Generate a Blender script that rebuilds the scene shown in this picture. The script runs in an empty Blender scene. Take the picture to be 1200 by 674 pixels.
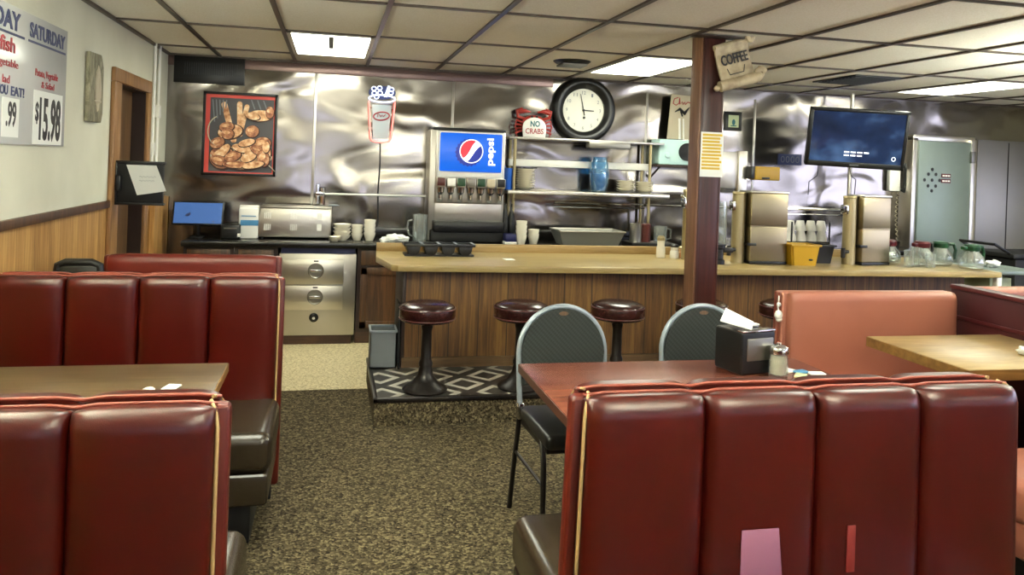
import bpy, bmesh, math, random
from mathutils import Matrix, Vector, noise
random.seed(7)
PI = math.pi
sc = bpy.context.scene
col = sc.collection

# ------------------------------------------------------------------ materials
def lin(c):
    if isinstance(c, str):
        c = [int(c[i:i + 2], 16) / 255 for i in (0, 2, 4)]
    return tuple((v / 12.92 if v <= .04045 else ((v + .055) / 1.055) ** 2.4) for v in c) + (1,)

class NT:
    """small helper around a material node tree"""
    def __init__(s, name):
        s.m = bpy.data.materials.new(name); s.m.use_nodes = True
        s.t = s.m.node_tree; s.n = s.t.nodes; s.l = s.t.links
        s.b = s.n['Principled BSDF']
    def node(s, typ, **kw):
        n = s.n.new(typ)
        for k, v in kw.items():
            if hasattr(n, k) and k not in n.inputs: setattr(n, k, v)
            else: n.inputs[k].default_value = v
        return n
    def coords(s, scale=(1, 1, 1), rot=(0, 0, 0)):
        tc = s.node('ShaderNodeTexCoord'); mp = s.node('ShaderNodeMapping')
        mp.inputs['Scale'].default_value = scale; mp.inputs['Rotation'].default_value = rot
        s.l.new(tc.outputs['Object'], mp.inputs['Vector']); return mp.outputs[0]
    def noise(s, vec, scale, detail=3, rough=.5, dist=0):
        n = s.node('ShaderNodeTexNoise'); n.inputs['Scale'].default_value = scale
        n.inputs['Detail'].default_value = detail; n.inputs['Roughness'].default_value = rough
        n.inputs['Distortion'].default_value = dist
        s.l.new(vec, n.inputs['Vector']); return n.outputs['Fac']
    def ramp(s, fac, stops, interp='LINEAR'):
        r = s.node('ShaderNodeValToRGB'); e = r.color_ramp.elements; r.color_ramp.interpolation = interp
        e[0].position, e[0].color = stops[0][0], lin(stops[0][1])
        e[1].position, e[1].color = stops[-1][0], lin(stops[-1][1])
        for p, c in stops[1:-1]:
            x = e.new(p); x.color = lin(c)
        s.l.new(fac, r.inputs['Fac']); return r.outputs['Color']
    def math(s, op, a, b=None):
        n = s.node('ShaderNodeMath'); n.operation = op
        for i, v in enumerate((a, b)):
            if v is None: continue
            if isinstance(v, (int, float)): n.inputs[i].default_value = v
            else: s.l.new(v, n.inputs[i])
        return n.outputs[0]
    def bump(s, fac, strength=.3, dist=.01):
        b = s.node('ShaderNodeBump'); b.inputs['Strength'].default_value = strength
        b.inputs['Distance'].default_value = dist
        s.l.new(fac, b.inputs['Height']); s.l.new(b.outputs[0], s.b.inputs['Normal'])
    def mix(s, fac, a, b):
        n = s.node('ShaderNodeMix'); n.data_type = 'RGBA'
        s.l.new(fac, n.inputs['Factor'])
        for sock, v in ((n.inputs[6], a), (n.inputs[7], b)):
            if isinstance(v, (str, tuple)): sock.default_value = lin(v) if isinstance(v, str) else v
            else: s.l.new(v, sock)
        return n.outputs[2]
    def color(s, out): s.l.new(out, s.b.inputs['Base Color'])

def plain(name, c, rough=.5, metal=0, var=.06, emit=None, es=0, coat=0, trans=0, ior=1.45, alpha=1):
    t = NT(name); b = t.b
    b.inputs['Roughness'].default_value = rough; b.inputs['Metallic'].default_value = metal
    b.inputs['Coat Weight'].default_value = coat; b.inputs['IOR'].default_value = ior
    b.inputs['Transmission Weight'].default_value = trans; b.inputs['Alpha'].default_value = alpha
    base = lin(c)
    if var and not trans:
        f = t.noise(t.coords(), 9, 4)
        lo = tuple(max(0, v * (1 - var)) for v in base[:3]) + (1,); hi = tuple(min(1, v * (1 + var)) for v in base[:3]) + (1,)
        t.color(t.mix(f, lo, hi))
    else:
        b.inputs['Base Color'].default_value = base
    if emit:
        b.inputs['Emission Color'].default_value = lin(emit); b.inputs['Emission Strength'].default_value = es
    return t.m

def vinyl(name, c, rough=.34, crease=.18, spec=.5):
    t = NT(name); v = t.coords()
    t.b.inputs['Roughness'].default_value = rough
    t.b.inputs['Specular IOR Level'].default_value = spec
    base = lin(c)
    f = t.noise(v, 4, 4)
    t.color(t.mix(f, tuple(x * .85 for x in base[:3]) + (1,), tuple(min(1, x * 1.12) for x in base[:3]) + (1,)))
    g = t.math('ADD', t.math('MULTIPLY', t.noise(v, 420, 2), .25), t.noise(v, 7, 3))
    t.bump(g, crease, .006); return t.m

def wood(name, cs, scale=(30, 30, 2.2), rough=.45, groove=0, gax=0, bump=.1, big=(6, 6, .7)):
    """grain runs along the axis with the small scale"""
    t = NT(name); v = t.coords(scale); v2 = t.coords(big)
    t.b.inputs['Roughness'].default_value = rough
    f = t.noise(v, 1.4, 6, .62, .9); g = t.noise(v2, 1.0, 3, .5, .5)
    h = t.math('ADD', t.math('MULTIPLY', f, .65), t.math('MULTIPLY', g, .35))
    c = t.ramp(h, [(.32, cs[0]), (.5, cs[1]), (.68, cs[2])])
    if groove:
        tc = t.node('ShaderNodeTexCoord'); sx = t.node('ShaderNodeSeparateXYZ'); t.l.new(tc.outputs['Object'], sx.inputs[0])
        fr = t.math('FRACT', t.math('MULTIPLY', sx.outputs[gax], 1 / groove))
        ln = t.math('LESS_THAN', fr, .035)
        c = t.mix(ln, c, cs[0]); 
        h = t.math('SUBTRACT', h, t.math('MULTIPLY', ln, 1.5))
    t.color(c); t.bump(h, bump, .003); return t.m

def steel(name, c='b9b7b2', rough=.24, wave=.0, scale=(1, 1, 1), brushed=True, dist=.02):
    t = NT(name)
    t.b.inputs['Metallic'].default_value = 1
    v = t.coords(scale)
    if wave:
        f = t.noise(v, 1.7, 1.0, .35, .9)
        t.bump(f, wave, dist)
    if brushed:
        r = t.noise(t.coords((3, 3, 140)), 3, 2)
        rr = t.math('ADD', t.math('MULTIPLY', r, .12), rough - .06); t.l.new(rr, t.b.inputs['Roughness'])
    else: t.b.inputs['Roughness'].default_value = rough
    base = lin(c); g = t.noise(t.coords(), 2.5, 4)
    t.color(t.mix(g, tuple(x * .88 for x in base[:3]) + (1,), tuple(min(1, x * 1.08) for x in base[:3]) + (1,)))
    return t.m

def glassmat(name, c):
    t = NT(name); t.n.remove(t.b)
    tr = t.node('ShaderNodeBsdfTransparent'); tr.inputs[0].default_value = lin(c)
    gl = t.node('ShaderNodeBsdfGlossy'); gl.inputs['Roughness'].default_value = .06
    lw = t.node('ShaderNodeLayerWeight'); lw.inputs['Blend'].default_value = .35
    mx = t.node('ShaderNodeMixShader'); f = t.math('ADD', t.math('MULTIPLY', lw.outputs['Facing'], .55), .06)
    t.l.new(f, mx.inputs[0]); t.l.new(tr.outputs[0], mx.inputs[1]); t.l.new(gl.outputs[0], mx.inputs[2])
    df = t.node('ShaderNodeBsdfDiffuse'); df.inputs[0].default_value = lin(c)
    m2 = t.node('ShaderNodeMixShader'); m2.inputs[0].default_value = .07
    t.l.new(mx.outputs[0], m2.inputs[1]); t.l.new(df.outputs[0], m2.inputs[2])
    t.l.new(m2.outputs[0], t.n['Material Output'].inputs[0]); return t.m
M = {}
M['red'] = vinyl('red_vinyl', '380703', .28, .2, .4)
M['redlit'] = vinyl('lit_red_vinyl', '5c170d', .38, .15, .4)  # lighter copy of the red vinyl, light on the bench back put into the colour
M['redframe'] = vinyl('red_vinyl_edge', '4e140a', .36, .18, .4)
M['salmon'] = vinyl('salmon_vinyl', '945a48', .42, .12)
M['brownseat'] = vinyl('brown_vinyl', '2c2318', .24)
M['maroon'] = vinyl('maroon_vinyl', '4a1c1e', .3)
M['maroonpanel'] = plain('maroon_laminate', '3a1518', .4)
M['gold'] = plain('welt_cord', 'a08458', .5)
M['wornred'] = plain('worn_red_welt', '783628', .45)
M['crust'] = plain('dark_crust_print', '3c1e14', .4)
M['tape'] = plain('pink_tape', '8e5c74', .4)
M['tape2'] = plain('red_tape', '762a26', .3)
M['black'] = plain('black_plastic', '0c0c0c', .36)
M['blackmatte'] = plain('black_matte', '070708', .6)
M['steelblack'] = plain('dark_grille', '26282c', .5)
M['ironblack'] = plain('black_iron', '1b1614', .35, .4)
M['white'] = plain('white_plastic', 'e4e2da', .4)
M['paper'] = plain('white_paper', 'e8eae4', .8)
M['china'] = plain('cream_china', 'e4decd', .25, coat=.4)
M['cream'] = plain('cream_metal', 'a69873', .35, .6)
M['oakbrown'] = wood('brown_cabinet_wood', ('2a1a0e', '4a301a', '6a4626'), (26, 26, 2), .45)
M['panel_bar'] = wood('bar_panelling', ('2c1a08', '5c3c1a', '80602e'), (34, 34, 1.6), .5, .2, 0)
M['panel_wall'] = wood('wainscot_panelling', ('785022', 'a87c44', 'c8a062'), (34, 34, 1.6), .5, .1, 1)
M['countertop'] = wood('oak_laminate', ('887246', '9f8a5a', 'ae9c70'), (2.0, 26, 26), .3, big=(.8, 6, 6), bump=.03)
M['ledgewood'] = wood('oak_ledge', ('866c40', 'a08452', 'b0966a'), (2.0, 26, 26), .4, big=(.8, 6, 6))
M['basewood'] = wood('base_strip_wood', ('3e2e1c', '584228', '6c5234'), (2, 24, 24), .5)
M['tabletan'] = wood('tan_table_laminate', ('3e3120', '55452f', '68563c'), (2.0, 24, 24), .3, big=(.8, 5, 5), bump=.03)
M['tablered'] = wood('reddish_table_laminate', ('50281e', '6a382a', '7e4a38'), (2.2, 24, 24), .25, big=(.8, 5, 5), bump=.03)
M['tableolive'] = wood('worn_table_laminate', ('6a5636', '8c744a', 'a28c62'), (2.5, 16, 16), .35, big=(1.5, 5, 5), bump=.03)
M['tableedge'] = wood('table_edge_wood', ('5a3d1c', '76542a', '8c6a3a'), (3, 20, 20), .4)
M['redge'] = plain('dark_table_edge', '3b2018', .4)
M['pillar'] = wood('dark_red_wood', ('26100d', '3d1c17', '552a22'), (26, 26, 1.2), .35)
M['pillarside'] = wood('pillar_side_wood', ('5a3a2a', '7a5640', '927058'), (26, 26, 1.2), .4)
M['doorwood'] = wood('door_wood', ('3a2818', '5c4228', '765a3a'), (20, 20, 1.6), .45)
M['doortrim'] = wood('door_trim_wood', ('664628', '8a6238', 'a27a4a'), (24, 24, 1.6), .45)
M['darkwood'] = plain('dark_wood', '2a1a12', .5)
M['darktop'] = plain('black_worktop', '161411', .2)
M['steelwall'] = steel('wavy_stainless_wall', '88827b', .17, .6, (.85, 1, 1.5), False, .06)
M['steel'] = steel('stainless', 'bcb8b0', .36, .12, (2, 2, 2))
M['steelbright'] = steel('bright_stainless', 'cdc8be', .32, .05, (2, 2, 2))
M['urn'] = steel('warm_stainless', '93876c', .34, .03, (2, 2, 2))
M['steeldark'] = steel('dull_steel', '87847c', .4)
M['steelgrey'] = plain('grey_door_metal', '76827d', .4, .35)
M['panmetal'] = plain('dull_pan_metal', '94948c', .4, .45)
M['chrome'] = plain('chrome', 'cfcfcf', .1, 1, var=0)
M['greyblue'] = plain('grey_blue_enamel', '8a939c', .35, .3)
M['grey'] = plain('grey_plastic', '70757a', .45)
M['blue'] = plain('blue_plastic', '1b58b8', .3)
M['navy'] = plain('navy_box', '181c4c', .4)
M['yellow'] = plain('yellow_plastic', 'b48c1c', .4)
M['stoolvinyl'] = vinyl('stool_vinyl', '2c110f', .22, .1)
M['green'] = plain('green_lid', '09361a', .4)
M['redlid'] = plain('dark_red_lid', '4c0a0e', .4)
M['glass'] = glassmat('clear_glass', 'f7fbf9')
M['blueglass'] = glassmat('blue_glass', 'b4e0f6')
M['coffee'] = plain('jar_brown', '4a1f18', .3)
M['sugar'] = plain('sugar', 'ddd4bc', .7)
M['screen'] = plain('pos_screen', '24386a', .2, emit='5f8ccc', es=.12)
M['tvscreen'] = None
M['lamp'] = plain('lamp_diffuser', 'ffffff', .5, emit='f8fae6', es=5.5, var=0)
M['fillglow'] = plain('added_fill_glow', 'ffffff', .5, emit='f2f6e2', es=95, var=0)  # glow of the lamps added out of view to brighten the ceiling
M['gridbar'] = plain('ceiling_grid_bar', '4a4038', .35, .5)
M['plaster'] = None
M['fabric'] = None

def mk_special():
    # painted plaster wall
    t = NT('cream_wall_paint'); v = t.coords()
    t.b.inputs['Roughness'].default_value = .6
    t.color(t.ramp(t.noise(v, 2.2, 4), [(.3, 'cbcab6'), (.7, 'd8d7c4')])); t.bump(t.noise(v, 60, 5), .25, .004); M['plaster'] = t.m
    # ceiling tile
    t = NT('ceiling_tile'); v = t.coords(); t.b.inputs['Roughness'].default_value = .9
    a = t.noise(v, 120, 3); b = t.noise(v, .7, 2)
    h = t.math('ADD', t.math('MULTIPLY', a, .5), t.math('MULTIPLY', b, .5))
    t.color(t.ramp(h, [(.35, 'e0d9cd'), (.5, 'ebe6db'), (.62, 'f3f0e8')])); t.bump(a, .3, .004); M['tile'] = t.m
    # carpet
    t = NT('speckled_carpet'); v = t.coords(); t.b.inputs['Roughness'].default_value = .95
    t.b.inputs['Specular IOR Level'].default_value = .15
    vo = t.node('ShaderNodeTexVoronoi'); vo.inputs['Scale'].default_value = 105; t.l.new(v, vo.inputs['Vector'])
    sp = t.node('ShaderNodeSeparateColor'); t.l.new(vo.outputs['Color'], sp.inputs[0])
    h = t.math('ADD', t.math('MULTIPLY', sp.outputs[0], .55), t.math('MULTIPLY', t.noise(v, 30, 4), .45))
    t.color(t.ramp(h, [(.18, '1d1812'), (.42, '413828'), (.62, '574d3a'), (.8, '796e54')]))
    t.bump(vo.outputs['Distance'], .7, .006); M['carpet'] = t.m
    # mosaic vinyl floor
    t = NT('cream_mosaic_floor'); v = t.coords(); t.b.inputs['Roughness'].default_value = .4
    vo = t.node('ShaderNodeTexVoronoi'); vo.inputs['Scale'].default_value = 34; vo.feature = 'DISTANCE_TO_EDGE'; t.l.new(v, vo.inputs['Vector'])
    c1 = t.ramp(t.noise(v, 40, 3), [(.3, 'c6b68c'), (.7, 'e6dab4')])
    t.color(t.mix(t.math('LESS_THAN', vo.outputs['Distance'], .07), c1, 'b0a078')); M['mosaic'] = t.m
    # diamond pattern on the bar step
    t = NT('diamond_vinyl'); tc = t.node('ShaderNodeTexCoord'); sx = t.node('ShaderNodeSeparateXYZ'); t.l.new(tc.outputs['Object'], sx.inputs[0])
    t.b.inputs['Roughness'].default_value = .35
    fx = t.math('ABSOLUTE', t.math('SUBTRACT', t.math('FRACT', t.math('MULTIPLY', sx.outputs[0], 1 / .34)), .5))
    fy = t.math('ABSOLUTE', t.math('SUBTRACT', t.math('FRACT', t.math('MULTIPLY', sx.outputs[1], 1 / .36)), .5))
    d = t.math('ADD', fx, fy)
    l1 = t.math('LESS_THAN', t.math('ABSOLUTE', t.math('SUBTRACT', d, .5)), .075)
    l2 = t.math('LESS_THAN', t.math('ABSOLUTE', t.math('SUBTRACT', t.math('ABSOLUTE', t.math('SUBTRACT', d, .5)), .19)), .07)
    ln = l2
    dark = t.ramp(t.noise(t.coords(), 14, 4), [(.3, '242220'), (.7, '423f3b')])
    t.color(t.mix(ln, dark, 'b8b4a8')); M['diamond'] = t.m
    # charcoal chair fabric with diagonal weave
    t = NT('charcoal_fabric'); tc = t.node('ShaderNodeTexCoord'); sx = t.node('ShaderNodeSeparateXYZ'); t.l.new(tc.outputs['Object'], sx.inputs[0])
    t.b.inputs['Roughness'].default_value = .85
    s1 = t.math('SINE', t.math('MULTIPLY', t.math('ADD', sx.outputs[0], sx.outputs[2]), 260))
    s2 = t.math('SINE', t.math('MULTIPLY', t.math('SUBTRACT', sx.outputs[0], sx.outputs[2]), 420))
    h = t.math('ADD', t.math('MULTIPLY', s1, .3), t.math('ADD', t.math('MULTIPLY', s2, .2), .5))
    t.color(t.ramp(h, [(.2, '0c0f0e'), (.8, '1d2321')])); M['fabric'] = t.m
    # television picture: blue, brighter near the top
    t = NT('television_picture'); v = t.coords((1.2, 1, 1.6))
    c = t.ramp(t.noise(v, 2.2, 3), [(.3, '0a1222'), (.52, '1a2c4c'), (.72, '4a688e')])
    t.l.new(c, t.b.inputs['Emission Color']); t.b.inputs['Emission Strength'].default_value = .32
    t.b.inputs['Base Color'].default_value = (.005, .006, .01, 1); t.b.inputs['Roughness'].default_value = .12; M['tvscreen'] = t.m
    # weathered plaque wood
    t = NT('weathered_board'); t.b.inputs['Roughness'].default_value = .8
    t.color(t.ramp(t.noise(t.coords((9, 9, 2.5)), 2, 6, .7, 1), [(.3, '3a382c'), (.5, '7c7862'), (.7, 'aaa48c')])); M['oldboard'] = t.m
    # parchment scroll
    t = NT('carved_scroll'); t.b.inputs['Roughness'].default_value = .6
    t.color(t.ramp(t.noise(t.coords(), 16, 5), [(.3, '8f7f66'), (.6, 'b7a88a')])); M['scroll'] = t.m
    # bread
    t = NT('bread_print'); t.b.inputs['Roughness'].default_value = .4
    t.color(t.ramp(t.noise(t.coords(), 26, 5), [(.3, 'a0623a'), (.5, 'dca878'), (.7, 'f2dcb4')])); M['bread'] = t.m
    t = NT('bread_dark_print'); t.b.inputs['Roughness'].default_value = .4
    t.color(t.ramp(t.noise(t.coords(), 30, 5), [(.3, '703c28'), (.55, 'b87850'), (.75, 'e4bc94')])); M['bread2'] = t.m
mk_special()
M['pinkglow'] = plain('red_neon_tube', 'ff7a70', .3, emit='ff6a62', es=.7, var=0)
M['whiteglow'] = plain('white_neon_tube', 'e8f0ff', .3, emit='d8e4ff', es=.5, var=0)
M['cupglow'] = plain('lit_cup_panel', 'a4aeb0', .4, emit='c0d4dc', es=.04, var=0)
M['skyglow'] = plain('daylit_window', 'e6e6ff', .5, emit='d8deff', es=1.6, var=0)
M['sign_blue'] = plain('backlit_blue', '08409c', .25, emit='0a58c4', es=.26, var=0)
M['sign_white'] = plain('backlit_white', 'f2f4f8', .25, emit='f2f4ff', es=.3, var=0)
M['sign_red'] = plain('backlit_red', 'd2202c', .25, emit='d8202c', es=.3, var=0)
M['sign_navy'] = plain('backlit_navy', '0a1c66', .25, emit='0a1c78', es=.3, var=0)
M['board'] = plain('pale_sign_board', 'c2c4c2', .22)
M['ink_navy'] = plain('navy_ink', '2c3560', .5)
M['ink_red'] = plain('red_ink', 'a03038', .5)
M['ink_black'] = plain('black_ink', '1a1a1c', .5)
M['ink_teal'] = plain('teal_ink', '2c6a70', .5)
M['ink_gold'] = plain('gold_ink', 'c2a860', .5)
M['crabred'] = plain('crab_red', '982b22', .35)
M['hl_yellow'] = plain('highlighted_yellow', 'dcb92c', .7)
M['teal'] = plain('pale_teal_enamel', 'bcdcd8', .3)
M['mint'] = plain('pale_green_panel', 'b8c49a', .5)
M['redmat'] = plain('red_mat', 'd04a40', .4)
M['printdark'] = plain('dark_print', '4a484a', .4)
M['beige'] = plain('beige_board', 'b8ad94', .6)
M['darkreflect'] = plain('dark_reflection_strip', '75605c', .3, .6)
M['cable'] = plain('black_cable', '151515', .5)
M['kick'] = wood('kick_board', ('2a1a0e', '43291a', '5a3c24'), (2, 24, 24), .5)
M['bluelabel'] = plain('blue_label', '4a86b0', .5)
M['clockface'] = plain('clock_face', 'd4d2c4', .4)

# ------------------------------------------------------------------ mesh helpers
def BM(): return bmesh.new()

def box(bm, x0, x1, y0, y1, z0, z1, bev=0, seg=2, mi=0):
    r = bmesh.ops.create_cube(bm, size=1)
    vs = r['verts']
    for v in vs:
        v.co = Vector(((x0 + x1) / 2 + v.co.x * (x1 - x0), (y0 + y1) / 2 + v.co.y * (y1 - y0), (z0 + z1) / 2 + v.co.z * (z1 - z0)))
    fs = list({f for v in vs for f in v.link_faces})
    for f in fs: f.material_index = mi
    if bev:
        es = list({e for v in vs for e in v.link_edges})
        bmesh.ops.bevel(bm, geom=es, offset=bev, segments=seg, profile=.5, affect='EDGES')
    return bm

def lathe(bm, prof, c=(0, 0, 0), seg=32, mi=0, sx=1, sy=1):
    rings = []
    for r, z in prof:
        if r < 1e-6: rings.append([bm.verts.new((c[0], c[1], c[2] + z))])
        else: rings.append([bm.verts.new((c[0] + sx * r * math.cos(2 * PI * k / seg), c[1] + sy * r * math.sin(2 * PI * k / seg), c[2] + z)) for k in range(seg)])
    for a, b in zip(rings, rings[1:]):
        for k in range(seg):
            k2 = (k + 1) % seg
            if len(a) == 1 and len(b) == 1: continue
            if len(a) == 1: f = bm.faces.new((a[0], b[k], b[k2]))
            elif len(b) == 1: f = bm.faces.new((a[k], a[k2], b[0]))
            else: f = bm.faces.new((a[k], a[k2], b[k2], b[k]))
            f.material_index = mi
    return bm

def tube(bm, pts, r, seg=10, closed=False, mi=0, flat=1.0):
    pts = [Vector(p) for p in pts]; n = len(pts); rings = []
    up = None
    for i in range(n):
        a = pts[(i - 1) % n] if (closed or i > 0) else pts[i]
        b = pts[(i + 1) % n] if (closed or i < n - 1) else pts[i]
        d = (b - a).normalized()
        if up is None:
            up = Vector((0, 0, 1)) if abs(d.z) < .9 else Vector((0, 1, 0))
        s = d.cross(up).normalized(); u = s.cross(d).normalized(); up = u
        rr = r[i] if isinstance(r, (list, tuple)) else r
        rings.append([bm.verts.new(pts[i] + s * rr * math.cos(2 * PI * k / seg) + u * rr * flat * math.sin(2 * PI * k / seg)) for k in range(seg)])
    for i in range(n if closed else n - 1):
        A, B = rings[i], rings[(i + 1) % n]
        for k in range(seg):
            f = bm.faces.new((A[k], A[(k + 1) % seg], B[(k + 1) % seg], B[k])); f.material_index = mi
    if not closed:
        for R in (rings[0][::-1], rings[-1]):
            f = bm.faces.new(R); f.material_index = mi
    return bm

def prism(bm, poly, h0, h1, axis='z', mi=0, bev=0):
    """extrude a 2-D outline: axis z -> (x,y); y -> (x,z); x -> (y,z)"""
    def P(p, h):
        return {'z': (p[0], p[1], h), 'y': (p[0], h, p[1]), 'x': (h, p[0], p[1])}[axis]
    a = [bm.verts.new(P(p, h0)) for p in poly]; b = [bm.verts.new(P(p, h1)) for p in poly]
    fs = [bm.faces.new(a), bm.faces.new(b[::-1])]
    n = len(poly)
    for i in range(n): fs.append(bm.faces.new((a[i], b[i], b[(i + 1) % n], a[(i + 1) % n])))
    for f in fs: f.material_index = mi
    if bev:
        es = list({e for f in fs[:2] for e in f.edges})
        bmesh.ops.bevel(bm, geom=es, offset=bev, segments=2, profile=.5, affect='EDGES')
    return bm

def ell(cx, cy, rx, ry, n=28, a0=0, a1=2 * PI, rot=0):
    out = []
    full = abs(a1 - a0 - 2 * PI) < 1e-6
    for k in range(n):
        a = a0 + (a1 - a0) * k / (n if full else n - 1)
        x, y = rx * math.cos(a), ry * math.sin(a)
        out.append((cx + x * math.cos(rot) - y * math.sin(rot), cy + x * math.sin(rot) + y * math.cos(rot)))
    return out

def blob(bm, c, r, seg=16, mi=0, jit=0, seed=0):
    """rounded lump with radii r=(rx,ry,rz)"""
    rr = bmesh.ops.create_uvsphere(bm, u_segments=seg, v_segments=max(6, seg // 2), radius=1)
    fs = set()
    for v in rr['verts']:
        k = 1 + (jit * noise.noise(v.co * 2.3 + Vector((seed, seed * 1.7, 0))) if jit else 0)
        v.co = Vector((c[0] + v.co.x * r[0] * k, c[1] + v.co.y * r[1] * k, c[2] + v.co.z * r[2] * k))
        fs.update(v.link_faces)
    for f in fs: f.material_index = mi
    return bm

def xf(bm, mat):
    bm.transform(mat); return bm

def obj(name, bm, mats, parent=None, ang=.5, loc=None, rot=None, label=None):
    bmesh.ops.recalc_face_normals(bm, faces=bm.faces)
    for f in bm.faces: f.smooth = True
    for e in bm.edges:
        if len(e.link_faces) == 2: e.smooth = e.calc_face_angle(9) < ang
    me = bpy.data.meshes.new(name); bm.to_mesh(me); bm.free()
    for m in (mats if isinstance(mats, (list, tuple)) else [mats]): me.materials.append(M[m] if isinstance(m, str) else m)
    o = bpy.data.objects.new(name, me); col.objects.link(o)
    if parent: o.parent = parent
    if loc: o.location = loc
    if rot: o.rotation_euler = rot
    if label: o['label'] = label
    return o

def thing(name, label, cat, loc=(0, 0, 0), rz=0, group=None):
    o = bpy.data.objects.new(name, None); col.objects.link(o); o.empty_display_size = .1
    o.location = loc; o.rotation_euler = (0, 0, rz)
    o['label'] = label; o['category'] = cat
    if group: o['group'] = group
    return o

def tag(o, label, cat, group=None):
    o['label'] = label; o['category'] = cat
    if group: o['group'] = group
    return o

def struct(name, bm, mats, **k):
    o = obj(name, bm, mats, **k); o['kind'] = 'structure'; return o

def dup(root, loc, rz=None, label=None):
    r = root.copy(); col.objects.link(r); r.location = loc
    if rz is not None: r.rotation_euler = (0, 0, rz)
    if label: r['label'] = label
    for ch in list(root.children):
        c = ch.copy(); col.objects.link(c); c.parent = r
        for g in list(ch.children):
            d = g.copy(); col.objects.link(d); d.parent = c
    return r

def text_bm(body, x0, x1, z0, z1, thick=.0015, bold=0, rot90=False, shear=0):
    """lettering fitted to the rectangle, standing in the local x-z plane and facing -y"""
    cu = bpy.data.curves.new('t', 'FONT'); cu.body = body; cu.size = 1; cu.extrude = .01; cu.offset = bold; cu.shear = shear; cu.resolution_u = 3
    o = bpy.data.objects.new('t', cu); col.objects.link(o)
    dg = bpy.context.evaluated_depsgraph_get(); dg.update()
    me = bpy.data.meshes.new_from_object(o.evaluated_get(dg))
    bm = BM(); bm.from_mesh(me)
    bpy.data.objects.remove(o); bpy.data.meshes.remove(me); bpy.data.curves.remove(cu)
    if rot90: bm.transform(Matrix.Rotation(PI / 2, 4, 'Z'))
    xs = [v.co.x for v in bm.verts]; ys = [v.co.y for v in bm.verts]
    ax, bx, ay, by = min(xs), max(xs), min(ys), max(ys)
    for v in bm.verts:
        x = x0 + (v.co.x - ax) / (bx - ax) * (x1 - x0); z = z0 + (v.co.y - ay) / (by - ay) * (z1 - z0)
        v.co = Vector((x, -thick if v.co.z > 0 else 0, z))
    return bm

def join(a, b, mi=None):
    me = bpy.data.meshes.new('tmp'); b.to_mesh(me); n = len(a.faces); a.from_mesh(me); bpy.data.meshes.remove(me); b.free()
    if mi is not None:
        a.faces.ensure_lookup_table()
        for f in a.faces[n:]: f.material_index = mi
    return a

# ------------------------------------------------------------------ room shell
XL, YB, ZC = -1.38, 7.2, 2.37
XR, YF = 8.6, -3.4
b = BM(); box(b, XL - .15, XR, YF, 5.37, -.05, 0); struct('floor', b, 'carpet')
b = BM(); box(b, XL - .15, XR, 5.37, YB + .1, -.05, 0.002); struct('floor_kitchen', b, 'mosaic')
b = BM(); box(b, XL - .2, XR + .2, YF - .2, YB + .2, ZC, ZC + .05); struct('ceiling', b, 'tile')
# left wall, with the doorway cut out of it: plaster above, panelled wainscot below
D0, D1, DT = 5.62, 6.42, 1.98
b = BM()
box(b, XL - .14, XL, YF, D0, 1.18, ZC); box(b, XL - .14, XL, D1, YB + .1, 1.18, ZC); box(b, XL - .14, XL, D0, D1, DT, ZC)
wl = struct('wall_left', b, 'plaster')
b = BM(); box(b, XL - .14, XL, YF, D0, 0, 1.18); box(b, XL - .14, XL, D1, YB + .1, 0, 1.18); struct('wall_left_wainscot', b, 'panel_wall')
b = BM(); box(b, XL, XL + .022, YF, 5.47, 1.165, 1.21, .005); struct('trim_left', b, 'oakbrown')
b = BM(); box(b, XL - .5, XR + .1, YB, YB + .1, 0, ZC); struct('wall_back', b, 'steelwall')
b = BM(); box(b, XR, XR + .1, YF, YB, 0, .8); box(b, XR, XR + .1, YF, YB, 2.3, ZC); box(b, XR, XR + .1, YF, -2.6, .8, 2.3); box(b, XR, XR + .1, .4, .8, .8, 2.3); box(b, XR, XR + .1, 4.2, YB, .8, 2.3); struct('wall_right', b, 'plaster')
for i, (a, c) in enumerate(((-2.6, .4), (.8, 4.2))):
    b = BM(); box(b, XR + .05, XR + .07, a, c, .8, 2.3); w = struct('window_%d' % (i + 5), b, 'skyglow')
    b = BM()
    for y in (a, (a + c) / 2 - .025, c - .05): box(b, XR - .02, XR + .06, y, y + .05, .8, 2.3)
    box(b, XR - .02, XR + .06, a, c, .8, .85); box(b, XR - .02, XR + .06, a, c, 2.25, 2.3)
    obj('window_frame', b, 'darkwood', w)
b = BM(); box(b, XL - .1, XR + .1, YF - .1, YF, 0, .9); box(b, XL - .1, XR + .1, YF - .1, YF, 1.95, ZC)
WX = [(-.9, .1), (1.6, 2.6), (4.2, 5.2), (6.6, 7.6)]
px = XL - .1
for a, c in WX + [(XR + .1, 0)]:
    box(b, px, a, YF - .1, YF, .9, 1.95); px = c
struct('wall_front', b, 'plaster')
for i, (a, c) in enumerate(WX):
    b = BM(); box(b, a, c, YF - .07, YF - .05, .9, 1.95); w = struct('window_%d' % (i + 1), b, 'skyglow')
    b = BM()
    box(b, a, a + .05, YF - .06, YF + .02, .9, 1.95); box(b, c - .05, c, YF - .06, YF + .02, .9, 1.95)
    box(b, a, c, YF - .06, YF + .02, .9, .95); box(b, a, c, YF - .06, YF + .02, 1.9, 1.95); box(b, (a + c) / 2 - .03, (a + c) / 2 + .03, YF - .06, YF + .02, .9, 1.95)
    obj('window_frame', b, 'darkwood', w)
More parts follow.
